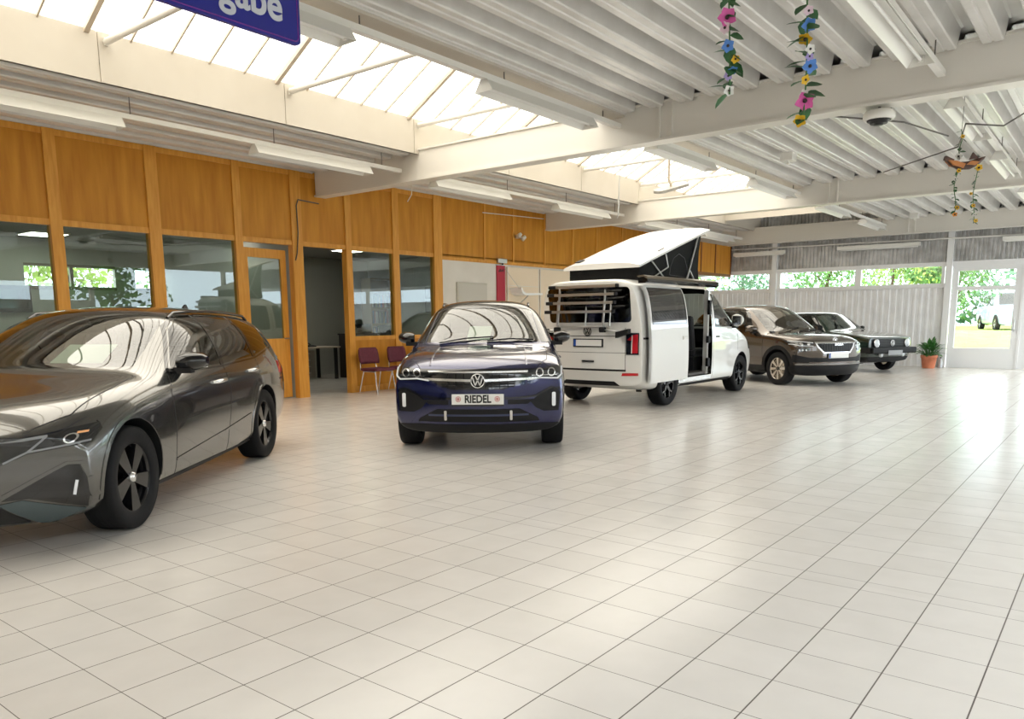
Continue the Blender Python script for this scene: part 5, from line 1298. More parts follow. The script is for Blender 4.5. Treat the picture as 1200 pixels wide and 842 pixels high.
        car.patch('sill_cladding', M_trim, [[(-0.85, 0.20), (0.85, 0.20), (0.85, 0.30), (-0.85, 0.30)]], 'y', sg, 0.004, 0.008)
    roundel(P, None, 0.072, Matrix.Translation((xg+0.02, 0, 0.67)) @ Mx, M_silver, M_trim)
    bp = MB(); bp.prism([(xg-0.10, 0.44), (xg+0.10, 0.44), (xg+0.115, 0.47), (xg+0.115, 0.55), (xg+0.10, 0.575), (xg-0.10, 0.575)], 'y', -0.80, 0.80)
    for sg in (1, -1): bp.prism([(0.44, xg-0.3), (0.575, xg-0.3), (0.575, xg+0.1), (0.44, xg+0.1)][:0] or [(xg-0.5, 0.46), (xg+0.05, 0.46), (xg+0.05, 0.575), (xg-0.5, 0.575)], 'y', sg*0.795, sg*0.83)
    bp.build('bumper', M_trim, P)
    x = xg+0.117; MB().box(x, x+0.012, -0.26, 0.26, 0.405, 0.51, bev=0.003).build('number_plate', mat('bare_plate', (0.30, 0.31, 0.32, 1), 0.35), P, label='blank grey front plate')
    A('front_spoiler', M_trim, [[(-0.78, 0.24), (0.78, 0.24), (0.78, 0.36), (-0.78, 0.36)]], 0.006, 0.02)
    for xx in (-AX_, AX_):
        for sg in (1, -1): wheel(P, xx, sg*0.80, R, 0.185, 0.185, 'wire', M_rimsilver)
    cabin(car, 0.42, -0.35, 0.52, 0.60, 0.56, rear=-1.05)
    im = MB(); im.box(0.10, 0.12, -0.11, 0.11, 1.20, 1.26, bev=0.008); im.tube([(0.12, 0, 1.25), (0.18, 0, 1.29)], 0.008); im.build('interior_mirror', M_trim, P)
    return car
classic_hatch = build_classic()
# ------------------------------------------------------------------ luminaires hung from the roof
M_lumin = mat('luminaire_white', srgb(232, 231, 226), 0.35)
M_tube = mat('fluorescent_tube', (0.85, 0.85, 0.83, 1), 0.3)
M_rod = mat('hanger_rod', (0.10, 0.09, 0.08, 1), 0.5)
def make_luminaire(L=1.98):
    t = thing('ceiling_light', None, 'ceiling light')
    h = MB(); h.prism([(-0.045, 0.07), (0.045, 0.07), (0.045, 0.03), (-0.045, 0.03)], 'x', 0, L); h.build('housing', M_lumin, t)
    for sg in (1, -1):
        r = MB(); r.prism([(sg*0.043, 0.066), (sg*0.118, -0.05), (sg*0.112, -0.052), (sg*0.036, 0.060)], 'x', 0, L); r.build('reflector', M_lumin, t)
    for a in (0, L-0.006):
        e = MB(); e.prism([(-0.043, 0.068), (0.043, 0.068), (0.118, -0.05), (-0.118, -0.05)], 'x', a, a+0.006); e.build('end_plate', M_lumin, t)
    tb = MB(); tb.tube([(0.04, 0, -0.005), (L-0.04, 0, -0.005)], 0.016, 10); tb.build('tube', M_tube, t)
    lh = MB()
    for a in (0.012, L-0.04): lh.box(a, a+0.028, -0.022, 0.022, -0.025, 0.03)
    lh.build('lamp_holder', M_lumin, t)
    return t
LROWS = [(9.2, 3.565, 'left', [2.57, 6.27, 9.66, 13.18, 16.74, 20.1]), (5.25, 3.635, 'middle', [2.55, 6.27, 9.76, 13.40, 17.2, 20.55]), (1.63, 3.575, 'right', [6.0, 9.75, 13.3, 17.0, 20.4])]
ordn = ['nearest', 'second', 'third', 'fourth', 'fifth', 'sixth']
rname = {'left': 'row along the wooden partition', 'middle': 'row under the right edge of the skylight', 'right': 'row on the right under the ribbed roof'}
proto = None
for y, z, rn, xs_ in LROWS:
    for i, x in enumerate(xs_):
        if proto is None: proto = make_luminaire(); o = proto
        else: o = copy_tree(proto)
        o.location = (x, y, z)
        which = ordn[i] if not (rn == 'right') else ordn[i]
        tag(o, 'long white ceiling light, %s of the %s' % (which, rname[rn]), 'ceiling light', 'ceiling lights in rows')
for y, z, rn, xs_ in LROWS:
    for i, (a, b) in enumerate(((2.24, 8.92), (9.2, 15.86), (16.14, 22.83))):
        t = thing('light_rail', 'white light rail, %s, %s' % (rname[rn], ('nearest bay', 'second bay', 'third bay')[i]), 'light rail', (a, y, z+0.07), 0, 'light rails between the roof beams')
        MB().box(0, b-a, -0.035, 0.035, 0.0, 0.055).build('rail', M_lumin, t)
        x = 0.5
        while x < b-a:
            r = MB(); r.tube([(x, 0, 0.05), (x, 0, DECK_Z-z-0.07+0.02)], 0.006, 6); r.ball((x, 0, 0.06), 0.014, 6); r.build('hanger_rod', M_rod, t); x += 1.93
for i, (a, b) in enumerate(((8.02, 9.58), (4.45, 6.55), (0.6, 2.6))):
    t = thing('strip_light', 'slim white strip light across the end wall, %s' % ('over the left window strip', 'left of the glass door', 'over the glass door')[i], 'strip light', (23.22, a, 3.19), 0, 'strip lights along the end wall')
    MB().box(-0.05, 0.05, 0, b-a, 0, 0.10, bev=0.008).build('housing', M_lumin, t)
    tb = MB(); tb.tube([(0, 0.05, -0.014), (0, b-a-0.05, -0.014)], 0.014); tb.build('tube', M_tube, t)
    MB().box(-0.01, 0.19, (b-a)/2-0.02, (b-a)/2+0.02, 0.05, 0.08).build('bracket', M_lumin, t)
cd_ = MB(); cd_.tube([(23.30, 9.9, 3.40), (23.30, -2, 3.28)], 0.022, 8)
tag(cd_.build('conduit', M_lumin), 'thin white conduit running across the end wall above the strip lights', 'conduit')

# ------------------------------------------------------------------ sign over the viewer
def build_sign():
    t = thing('hanging_sign', 'dark blue hanging sign with pale grey lettering at the top of the picture', 'sign', (3.47, 4.5, 3.14), math.radians(0.5))
    w, h, r = 2.6, 0.55, 0.035
    pl = rpoly(-w, 0, 0, h, r); b = MB(); b.prism(pl, 'y', -0.015, 0.015); b.build('board', mat('sign_blue', srgb(34, 40, 140), 0.35), t)
    e = MB(); q = rpoly(-w+0.02, -0.02, 0.02, h-0.02, 0.03); e.tube([(a, -0.016, c) for a, c in q], 0.0035, 6, closed=True); e.build('border_line', mat('sign_edge', srgb(128, 44, 150), 0.4), t)
    vs, fs = text_mesh('gabe', 0.27, 0.002, 0.006)
    M = Matrix.Translation((-0.365, -0.0175, 0.195)) @ Matrix(((1, 0, 0, 0), (0, 0, -1, 0), (0, 1, 0, 0), (0, 0, 0, 1)))
    m = MB(); m.add([M @ Vector((v.x*0.92, v.y, v.z)) for v in vs], fs); m.build('lettering', mat('sign_letter', srgb(206, 210, 222), 0.4), t)
    for x in (-0.25, -w+0.25):
        c = MB(); c.tube([(x, 0, h-0.01), (x, 0, DECK_Z-3.14+0.03)], 0.006, 6); c.build('hanger', M_alu, t)
build_sign()

# ------------------------------------------------------------------ flower garlands
M_leaf = mat('leaf_green', (0.015, 0.075, 0.02, 1), 0.55, noise=(0.03, 0.13, 0.035, 1), noise_scale=20)
M_stem = mat('stem_green', (0.05, 0.15, 0.04, 1), 0.6)
FC = {'pink': (0.62, 0.10, 0.34, 1), 'pale': (0.80, 0.62, 0.70, 1), 'blue': (0.10, 0.26, 0.68, 1), 'yellow': (0.80, 0.48, 0.02, 1), 'white': (0.80, 0.79, 0.74, 1), 'lilac': (0.42, 0.34, 0.66, 1), 'orange': (0.75, 0.28, 0.03, 1)}
def leaf_shape(mb, c, d, n, L, W):
    d = d.normalized(); s_ = d.cross(n).normalized(); n = s_.cross(d)
    pr = [(0.0, 0.0), (0.25, 0.75), (0.5, 1.0), (0.78, 0.62), (1.0, 0.0)]; vs = []; fs = []
    for t, w in pr:
        p = c+d*L*t-n*0.12*L*t*t
        vs += [p+s_*W*w/2+n*0.10*W*w, p, p-s_*W*w/2+n*0.10*W*w]
    for i in range(len(pr)-1):
        a = i*3; fs += [(a, a+1, a+4, a+3), (a+1, a+2, a+5, a+4)]
    mb.add(vs, fs, True)
def flower_shape(mb, c, n, R, rnd):
    n = n.normalized(); u = n.orthogonal().normalized(); w = n.cross(u)
    for k_ in range(5):
        a = 2*PI*k_/5+rnd.random()*0.4; d = u*math.cos(a)+w*math.sin(a)
        leaf_shape(mb, c, (d+n*0.45), n-d*0.4, R, R*0.95)
def garland(name, label, group, top, length, flowers, seed, leafL=0.10, nleaf=52, cat='garland', fr=0.047):
    rnd = random.Random(seed); t = thing(name, label, cat, top, 0, group)
    pts = []; nseg = 14
    for i in range(nseg+1):
        f = i/nseg; pts.append(Vector((0.012*math.sin(f*9+seed), 0.014*math.cos(f*7+seed*2), -length*f)))
    s_ = MB(); s_.tube(pts, 0.0045, 6); s_.build('stem', M_stem, t)
    lf = MB()
    for i in range(nleaf):
        f = (i+0.5)/nleaf; a = rnd.random()*2*PI; c = Vector((0.012*math.sin(f*9+seed), 0.014*math.cos(f*7+seed*2), -length*f))
        d = Vector((math.cos(a), math.sin(a), rnd.uniform(-0.9, 0.3))); leaf_shape(lf, c, d, Vector((math.cos(a+0.5)*0.6, math.sin(a+0.5)*0.6, 1)), leafL*rnd.uniform(0.7, 1.2), leafL*rnd.uniform(0.5, 0.72))
    lf.build('foliage', M_leaf, t)
    tocam = Vector((-top[0], -top[1], CAM_H-top[2])).normalized()
    for (f, col, sc) in flowers:
        m = mat('petal_'+col, FC[col], 0.6); fl = MB(); a = rnd.uniform(-0.9, 0.9)
        n = (tocam+Vector((rnd.uniform(-.5, .5), rnd.uniform(-.5, .5), rnd.uniform(-.4, .5))))
        c = Vector((0.012*math.sin(f*9+seed), 0.014*math.cos(f*7+seed*2), -length*f))+n.normalized()*0.02+Vector((rnd.uniform(-.02, .02), rnd.uniform(-.02, .02), 0))
        flower_shape(fl, c, n, fr*sc, rnd); fo = fl.build('flower', m, t)
        b = MB(); b.ball(c+n.normalized()*0.012, 0.010*sc, 6); b.build('flower_centre', mat('flower_heart', (0.03, 0.02, 0.015, 1), 0.6), fo)
    return t
G1 = [(0.60, 'lilac', 0.9), (0.72, 'pink', 1.15), (0.755, 'pale', 0.75), (0.82, 'blue', 0.8), (0.87, 'yellow', 0.55), (0.90, 'blue', 0.7), (0.93, 'lilac', 0.55), (0.985, 'white', 0.7), (0.3, 'pink', 1.0), (0.45, 'yellow', 0.9), (0.15, 'blue', 0.9)]
garland('flower_garland', 'artificial flower garland hanging on the left, ending in front of the roof ribs', 'flower garlands hung from the roof', (4.2, 1.80, 3.90), 1.38, G1, 1)
G2 = [(0.66, 'pale', 0.6), (0.70, 'blue', 0.85), (0.735, 'yellow', 0.9), (0.79, 'white', 0.6), (0.825, 'blue', 0.9), (0.81, 'lilac', 0.5), (0.87, 'yellow', 0.6), (0.915, 'white', 0.6), (0.93, 'pink', 1.15), (0.995, 'yellow', 0.8), (0.5, 'pink', 1.0), (0.35, 'blue', 0.9), (0.2, 'yellow', 0.9)]
garland('flower_garland', 'longer artificial flower garland hanging in front of the first roof beam', 'flower garlands hung from the roof', (4.25, 1.415, 3.90), 1.56, G2, 5)
for nm_, (x, y, z) in (('w', (0, 0, 0)),): pass
# winged ornament carried by a wire, two garlands below it
def build_ornament():
    X, Y, Z = 10.0, 1.54, 2.99
    t = thing('hanging_ornament', 'brown and orange winged ornament hung on a wire below the ribbed roof', 'ornament', (X, Y, Z), math.radians(-52))
    Mb_ = mat('ornament_brown', (0.035, 0.012, 0.008, 1), 0.4, noise=(0.09, 0.03, 0.012, 1), noise_scale=14); Mo = mat('ornament_orange', (0.45, 0.16, 0.03, 1), 0.4)
    b = MB(); pts = [(-0.215, 0, 0.05), (-0.15, 0, 0.0), (-0.06, 0, -0.035), (0.05, 0, -0.03), (0.13, 0, 0.0), (0.20, 0, 0.045), (0.225, 0, 0.062)]
    b.tube(pts, [0.006, 0.030, 0.042, 0.044, 0.038, 0.016, 0.003], 14); b.build('carved_body', Mb_, t)
    for q in ([(-0.19, 0.02), (-0.14, -0.03), (-0.03, -0.065), (-0.01, -0.02), (-0.10, 0.01)], [(0.0, -0.03), (0.10, -0.035), (0.14, 0.0), (0.05, 0.01)]):
        w = MB(); w.prism(q, 'y', -0.048, 0.048); w.build('belly_patch', Mo, t)
    f = MB(); f.prism([(0.05, 0.03), (0.085, 0.105), (0.15, 0.04)], 'y', -0.012, 0.012); f.build('fin', Mb_, t)
    f = MB(); f.prism([(-0.215, 0.07), (-0.225, 0.03), (-0.15, -0.01), (-0.12, 0.03)], 'y', -0.02, 0.02); f.build('tail', Mb_, t)
    s_ = MB(); s_.tube([(-0.06, 0, 0.02), (-0.055, 0, 0.35), (-0.05, 0, DECK_Z-Z+0.02)], 0.003, 6); s_.build('hanging_wire', M_rod, t)
    return t
build_ornament()
GS = [(0.08, 'yellow', 0.8), (0.25, 'white', 0.7), (0.85, 'yellow', 0.8), (0.97, 'orange', 0.9)]
garland('flower_garland', 'small dark garland with yellow flowers hanging under the left end of the winged ornament', 'small garlands under the ornament', (9.96, 1.60, 2.945), 0.50, GS, 8, 0.06, 20, fr=0.035)
garland('flower_garland', 'small dark garland with yellow flowers hanging under the right end of the winged ornament', 'small garlands under the ornament', (10.08, 1.43, 2.945), 0.60, [(0.03, 'yellow', 1.2), (0.45, 'yellow', 0.6), (0.7, 'yellow', 0.7), (0.85, 'white', 0.6), (0.95, 'yellow', 0.7)], 11, 0.06, 24, fr=0.035)
garland('flower_garland', 'short leafy garland on the wire above the winged ornament', 'small garlands under the ornament', (9.97, 1.585, 3.34), 0.30, [(0.25, 'yellow', 0.7), (0.9, 'white', 1.2)], 13, 0.065, 7, fr=0.035)

# ------------------------------------------------------------------ fittings on beams and roof
t = thing('ceiling_speaker', 'round white fitting with a black recessed centre under the first beam', 'ceiling fitting', (9.06, 2.215, 3.40))
b = MB(); b.lathe([(0.001, 0.05), (0.13, 0.05), (0.155, 0.02), (0.155, -0.02), (0.135, -0.045), (0.118, -0.04), (0.118, -0.02)], 32); b.build('ring_housing', M_lumin, t)
b = MB(); b.lathe([(0.118, -0.02), (0.115, -0.05), (0.09, -0.045), (0.085, -0.075), (0.05, -0.07), (0.045, -0.09), (0.001, -0.09)], 28); b.build('grille', M_black, t)
b = MB(); b.box(-0.02, 0.02, -0.12, 0.12, 0.05, 0.062); b.tube([(0, 0, 0.06), (0, 0, 0.10)], 0.014); b.build('mount', M_rod, t)
t = thing('radiant_heater', 'flat grey rounded panel hanging from a rod below the skylight', 'hanging panel', (13.86, 7.0, 3.78), math.radians(-30))
b = MB(); b.prism(rpoly(-0.36, 0.36, -0.15, 0.15, 0.12), 'z', -0.025, 0.025, M=Matrix.Rotation(math.radians(-16), 4, 'Y') @ Matrix.Rotation(math.radians(14), 4, 'X')); b.build('panel', mat('heater_grey', srgb(150, 148, 142), 0.5), t)
b = MB(); b.tube([(0.0, 0, 0.02), (-0.06, 0, 0.14), (-0.06, 0, 1.59)], 0.022, 10); b.build('rod', M_bar, t)
for (x, y, lab) in ((12.69, 4.4, 'small white junction box on the ribbed roof behind the first beam'), (21.9, 4.38, 'small white junction box hanging near the end wall')):
    t = thing('junction_box', lab, 'junction box', (x, y, 3.78), 0, 'junction boxes under the roof')
    MB().box(-0.10, 0.10, -0.10, 0.10, -0.02, 0.11, bev=0.012).build('case', M_lumin, t)
    b = MB(); b.tube([(0, 0, -0.02), (0, 0, -0.07)], 0.02); b.build('cable_gland', M_lumin, t)
def cable(pts, r, lab, m=M_rod, name='cable'):
    o = MB(); P = [Vector(p) for p in pts]; q = []
    for i in range(len(P)-1):
        for k_ in range(6): q.append(P[i].lerp(P[i+1], k_/6))
    q.append(P[-1]); o.tube(q, r, 6); return tag(o.build(name, m), lab, 'cable')
cable([(9.1, 2.83, 3.515), (10.1, 2.2, 3.53), (11.06, 1.90, 3.50)], 0.010, 'dark wire running from the first beam towards the winged ornament')
cable([(13.83, 3.26, 3.62), (11.55, 1.86, 3.45), (10.02, 1.56, 3.40), (10.4, 1.25, 3.40), (10.74, 1.05, 3.60)], 0.009, 'dark wire sagging over the winged ornament')
cable([(12.6, 7.36, 5.18), (12.6, 7.41, 3.2), (12.6, 7.43, 3.15)], 0.012, 'grey hanging cord below the skylight behind the first beam', M_alu)
cable([(9.0, 11.35, 3.38), (8.56, 11.35, 3.40), (8.53, 11.36, 3.30), (8.54, 11.36, 2.85), (8.50, 11.36, 2.50), (8.46, 11.36, 2.38)], 0.011, 'dark cable hanging down the timber post beside the office opening')
cable([(9.17, 9.2, 3.52), (9.55, 9.6, 3.42), (9.75, 9.9, 3.36)], 0.008, 'loose pale cable end dangling below the first beam', M_lumin)
cable([(13.5, 11.38, 3.68), (14.6, 11.38, 3.72), (15.8, 11.38, 3.76)], 0.010, 'thin pale cable along the upper wooden panels', M_lumin)
t = thing('spotlight', 'small white double spotlight on the upper wooden panels', 'spotlight', (14.75, 11.38, 3.26))
for dx, dz in ((-0.07, 0.02), (0.09, -0.03)):
    b = MB(); b.tube([(dx*0.3, 0.0, 0), (dx, -0.10, dz)], 0.012); b.lathe([(0.001, 0.05), (0.04, 0.05), (0.055, -0.06), (0.04, -0.05), (0.001, -0.03)], 16, Matrix.Translation((dx, -0.12, dz)) @ Matrix.Rotation(math.radians(60), 4, 'X')); b.build('lamp_head', M_lumin, t)
MB().box(-0.05, 0.05, -0.02, 0.03, -0.04, 0.04, bev=0.008).build('base', M_lumin, t)

# ------------------------------------------------------------------ chairs along the partition
M_purple = mat('plum_upholstery', srgb(104, 44, 62), 0.8, noise=srgb(88, 36, 52), noise_scale=40)
def make_chair():
    t = thing('waiting_chair', None, 'chair')
    s_ = MB(); s_.box(-0.24, 0.24, -0.23, 0.21, 0.42, 0.475, bev=0.025); s_.build('seat', M_purple, t)
    b = MB(); n = 8; vs = []
    rows = [(0.545, 0.215, 0.20), (0.60, 0.235, 0.215), (0.72, 0.235, 0.235), (0.80, 0.225, 0.25), (0.845, 0.19, 0.258)]
    for lay in (0, 0.035):
        for z, hw, y in rows:
            for j in range(n+1):
                u = -1+2*j/n; vs.append((hw*u, y+lay-0.045*(u*u)*1.0+0.03, z))
    k_ = n+1; m_ = len(rows); fs = []
    for i in range(m_-1):
        for j in range(n):
            a = i*k_+j; fs.append((a, a+1, a+k_+1, a+k_)); c = a+m_*k_; fs.append((c, c+k_, c+k_+1, c+1))
    o_ = m_*k_
    for i in range(m_-1):
        fs.append((i*k_, (i+1)*k_, o_+(i+1)*k_, o_+i*k_)); fs.append((i*k_+n, o_+i*k_+n, o_+(i+1)*k_+n, (i+1)*k_+n))
    for j in range(n): fs.append((j, o_+j, o_+j+1, j+1)); e = (m_-1)*k_+j; fs.append((e, e+1, o_+e+1, o_+e))
    b.add(vs, fs, True); b.build('backrest', M_purple, t)
    for sg in (1, -1):
        l = MB(); l.tube([(sg*0.235, -0.24, 0.0), (sg*0.21, -0.16, 0.41)], 0.012, 10); l.build('leg', M_chrome, t)
        l = MB(); l.tube([(sg*0.235, 0.26, 0.0), (sg*0.21, 0.15, 0.41)], 0.012, 10); l.build('leg', M_chrome, t)
        l = MB(); l.tube([(sg*0.20, 0.10, 0.42), (sg*0.205, 0.24, 0.43), (sg*0.18, 0.265, 0.55), (sg*0.18, 0.29, 0.66)], 0.011, 10); l.build('back_tube', M_chrome, t)
        l = MB(); l.tube([(sg*0.21, -0.17, 0.41), (sg*0.21, 0.16, 0.41)], 0.010, 10); l.build('seat_tube', M_chrome, t)
    return t
ch = None
for i, (x, lab) in enumerate(((9.86, 'plum coloured chair on chrome legs beside the dark office opening'), (10.58, 'second plum coloured chair, between the first chair and the blue SUV'), (11.28, 'plum coloured chair mostly hidden behind the blue SUV'))):
    c = make_chair() if ch is None else copy_tree(ch)
    ch = ch or c
    c.location = (x, 10.93, 0); tag(c, lab, 'chair', 'plum chairs along the partition')

# ------------------------------------------------------------------ things on the white wall
t = thing('wall_cabinet', 'light grey metal cabinet on the white wall behind the blue SUV', 'cabinet', (12.62, WALL_Y, 1.05))
MB().box(0, 1.0, -0.035, 0, 0, 1.10, bev=0.004).build('case', mat('cabinet_grey', srgb(196, 192, 182), 0.45), t)
MB().box(0.03, 0.97, -0.045, -0.03, 0.03, 1.07, bev=0.003).build('door', mat('cabinet_grey', None), t)
b = MB(); b.prism(rpoly(0.50, 0.565, 0.40, 0.56, 0.03), 'y', -0.055, -0.043); lk = b.build('lock_plate', M_trim, t)
b = MB(); b.box(0.525, 0.54, -0.063, -0.051, 0.44, 0.52, bev=0.003); b.build('latch', M_alu, lk)
t = thing('banner', 'narrow red banner on the white wall with a dark emblem at its top', 'banner', (13.98, WALL_Y, 1.70))
M_red2 = mat('banner_red', srgb(176, 40, 62), 0.6)
MB().box(0, 0.30, -0.03, -0.005, 0.0, 0.88, bev=0.004).build('cloth', M_red2, t)
b = MB(); b.prism([(0.06, 0.75), (0.12, 0.80), (0.16, 0.76), (0.24, 0.80), (0.25, 0.74), (0.06, 0.72)], 'y', -0.036, -0.029); b.build('emblem', mat('banner_dark', (0.10, 0.01, 0.02, 1), 0.6), t)
MB().box(-0.02, 0.32, -0.035, -0.002, 0.87, 0.89).build('top_bar', M_alu, t)
b = MB(); b.box(0.08, 0.34, -0.033, -0.028, 0.02, 0.05); b.build('foot_line', M_red2, t)
t = thing('junction_box', 'small grey box at the top of the white wall above the red banner', 'junction box', (13.98, WALL_Y-0.02, 2.62), 0, None)
MB().box(0, 0.32, -0.06, 0, 0, 0.10, bev=0.008).build('case', M_alu, t)
b = MB(); b.ball((0.16, -0.05, -0.02), 0.022, 6); b.build('knob', M_black, t)
M_cream = mat('cream_panel', srgb(240, 222, 196), 0.6)
for i, (a, b_, lab) in enumerate(((14.34, 15.58, 'cream wall panel right of the red banner, with a white shelf'), (15.62, 17.0, 'second cream wall panel, left of the white camper van'))):
    t = thing('wall_panel', lab, 'wall panel', (a, WALL_Y, 1.0), 0, 'cream panels on the white wall')
    MB().box(0, b_-a, -0.05, 0, 0, 1.55, bev=0.004).build('board', M_cream, t)
    for x in (0.0, b_-a-0.02): MB().box(x, x+0.02, -0.056, -0.045, 0, 1.55).build('edge_strip', M_lumin, t)
    if i == 0: MB().box(0.02, b_-a-0.02, -0.054, -0.048, 1.12, 1.13).build('seam', M_lumin, t)
t = thing('wall_shelf', 'curved white shelf on thin stays on the first cream panel', 'shelf', (14.52, WALL_Y-0.05, 1.90))
b = MB(); b.prism([(-0.12, 0.16), (-0.06, 0.05), (0.05, 0.0), (0.72, 0.02), (0.72, 0.06), (0.08, 0.05), (-0.02, 0.09), (-0.08, 0.18)], 'y', -0.35, 0.0); b.build('board', M_pvc, t)
b = MB(); b.tube([(0.22, -0.30, 0.0), (0.20, -0.01, -0.22)], 0.012); b.build('bracket', M_alu, t)
b = MB(); b.tube([(-0.06, -0.30, 0.10), (-0.30, -0.01, 0.62)], 0.006); b.build('stay', M_alu, t)
t = thing('counter', 'low white counter with a khaki top box between the blue SUV and the camper', 'counter', (14.75, 10.45, 0))
MB().box(0, 1.7, 0, 0.6, 0.0, 0.92, bev=0.01).build('cabinet_body', M_pvc, t)
MB().box(-0.03, 1.73, -0.03, 0.62, 0.92, 0.96, bev=0.006).build('worktop', M_lumin, t)
t = thing('storage_box', 'khaki box standing on the low white counter', 'box', (15.05, 10.55, 0.962))
MB().box(0, 1.1, 0, 0.42, 0, 0.26, bev=0.012).build('carton', mat('khaki_board', srgb(168, 146, 104), 0.7), t)
MB().box(-0.012, 1.112, -0.012, 0.432, 0.24, 0.30, bev=0.008).build('lid', mat('khaki_board', None), t)

# ------------------------------------------------------------------ offices
M_desk = mat('desk_top', srgb(190, 182, 168), 0.4); M_darkfurn = mat('dark_furniture', (0.025, 0.018, 0.013, 1), 0.5)
t = thing('desk', 'light topped desk on black legs in the dark office opening', 'desk', (11.0, 14.55, 0))
MB().box(-0.55, 0.95, -0.05, 0.75, 0.73, 0.76, bev=0.005).build('desk_top', M_desk, t)
for x in (-0.5, 0.82):
    for y in (0.0, 0.66):
        MB().box(x, x+0.07, y, y+0.05, 0, 0.73).build('leg', M_black, t)
t = thing('drawer_cabinet', 'grey drawer cabinet standing under the office desk', 'drawer cabinet', (11.12, 14.95, 0))
MB().box(0, 0.42, 0, 0.3, 0.04, 0.66, bev=0.005).build('case', mat('drawer_grey', srgb(150, 146, 138), 0.45), t)
for i in range(4):
    d = MB(); d.box(0.012, 0.408, -0.018, 0.0, 0.06+i*0.15, 0.195+i*0.15, bev=0.004); d_ = d.build('drawer', mat('drawer_grey', None), t)
    h = MB(); h.box(0.15, 0.27, -0.028, -0.016, 0.14+i*0.15, 0.155+i*0.15); h.build('handle', M_alu, d_)
t = thing('telephone', 'dark telephone lying on the office desk', 'telephone', (11.35, 14.85, 0.762))
b = MB(); b.prism([(-0.10, 0), (0.10, 0), (0.10, 0.05), (-0.10, 0.02)], 'x', -0.09, 0.09); b.build('base', M_black, t)
b = MB(); b.tube([(-0.07, -0.08, 0.05), (-0.07, -0.05, 0.075), (-0.07, 0.05, 0.085), (-0.07, 0.09, 0.07)], [0.022, 0.014, 0.014, 0.022], 8); b.build('handset', M_black, t)
t = thing('sideboard', 'dark sideboard behind the desk in the office opening', 'sideboard', (12.15, 14.3, 0))
MB().box(0, 1.2, 0, 0.5, 0.0, 1.02, bev=0.006).build('case', M_darkfurn, t)
for x in (0.02, 0.61): MB().box(x, x+0.57, -0.02, 0.0, 0.08, 0.98, bev=0.004).build('door', M_darkfurn, t)
MB().box(-0.02, 1.22, -0.03, 0.52, 1.02, 1.05, bev=0.004).build('top', M_darkfurn, t)
t = thing('printer', 'black printer on top of the dark sideboard', 'printer', (12.4, 14.4, 1.052))
MB().box(0, 0.45, 0, 0.36, 0, 0.22, bev=0.02).build('case', M_trim, t); MB().box(0.06, 0.39, -0.10, 0.02, 0.05, 0.065, bev=0.003).build('paper_tray', M_black, t)
t = thing('bookcase', 'tall beech bookcase behind the right office window', 'bookcase', (13.3, 14.9, 0))
M_beech = mat('beech_board', srgb(150, 128, 92), 0.5)
for x in (0, 0.87): MB().box(x, x+0.03, 0, 0.36, 0, 2.4).build('side_board', M_beech, t)
for z in (0.05, 0.45, 0.85, 1.25, 1.65, 2.05, 2.37): MB().box(0.03, 0.87, 0, 0.36, z, z+0.03).build('shelf', M_beech, t)
MB().box(0.0, 0.9, 0.345, 0.36, 0, 2.4).build('back_board', M_beech, t)
bc = [(0.12, 0.13, 0.16), (0.35, 0.30, 0.22), (0.10, 0.16, 0.28), (0.30, 0.08, 0.06), (0.45, 0.43, 0.38), (0.06, 0.06, 0.06), (0.18, 0.22, 0.15)]
rb = random.Random(3); nbk = 0
zl = {0.88: 'lower shelf', 1.28: 'middle shelf', 1.68: 'upper shelf'}
for z in (0.88, 1.28, 1.68):
    x = 0.05
    while x < 0.60:
        w = rb.choice((0.05, 0.06, 0.075)); h = rb.uniform(0.27, 0.33)
        f = MB(); f.box(13.3+x, 13.3+x+w-0.004, 14.93, 15.2, z+0.002, z+h, bev=0.004)
        tag(f.build('binder', mat('binder_%d' % (nbk % 7), bc[nbk % 7]+(1,), 0.5)), 'office binder on the %s of the beech bookcase' % zl[z], 'binder', 'binders on the %s of the bookcase' % zl[z])
        nbk += 1; x += w
t = thing('office_desk', 'dark desk with equipment behind the office windows next to the opening', 'desk', (11.8, 12.7, 0))
MB().box(0, 1.6, 0, 0.75, 0.72, 0.75, bev=0.005).build('desk_top', M_darkfurn, t)
for x in (0.03, 1.53):
    for y in (0.03, 0.68): MB().box(x, x+0.05, y, y+0.05, 0, 0.72).build('leg', M_black, t)
t = thing('monitor', 'black monitor on the dark desk behind the office window', 'monitor', (12.0, 13.0, 0.752), math.radians(18))
MB().box(-0.30, 0.30, -0.02, 0.02, 0.12, 0.50, bev=0.008).build('screen', M_gloss, t); b = MB(); b.box(-0.03, 0.03, 0.0, 0.03, 0.01, 0.25); b.box(-0.12, 0.12, -0.08, 0.10, 0, 0.012); b.build('stand', M_trim, t)
for i, (z, lab) in enumerate(((2.02, 'upper framed photograph on the office wall right of the bookcase'), (1.68, 'lower framed photograph on the office wall right of the bookcase'))):
    t = thing('picture', lab, 'picture', (14.196, 13.6+0.0, z), math.radians(-90), 'photographs on the office wall')
    MB().box(-0.28, 0.28, -0.012, 0.0, -0.14, 0.14).build('frame', M_trim, t); MB().box(-0.25, 0.25, -0.016, -0.01, -0.115, 0.115).build('print', mat('grey_print', (0.10, 0.10, 0.10, 1), 0.6, noise=(0.35, 0.34, 0.32, 1), noise_scale=9), t)
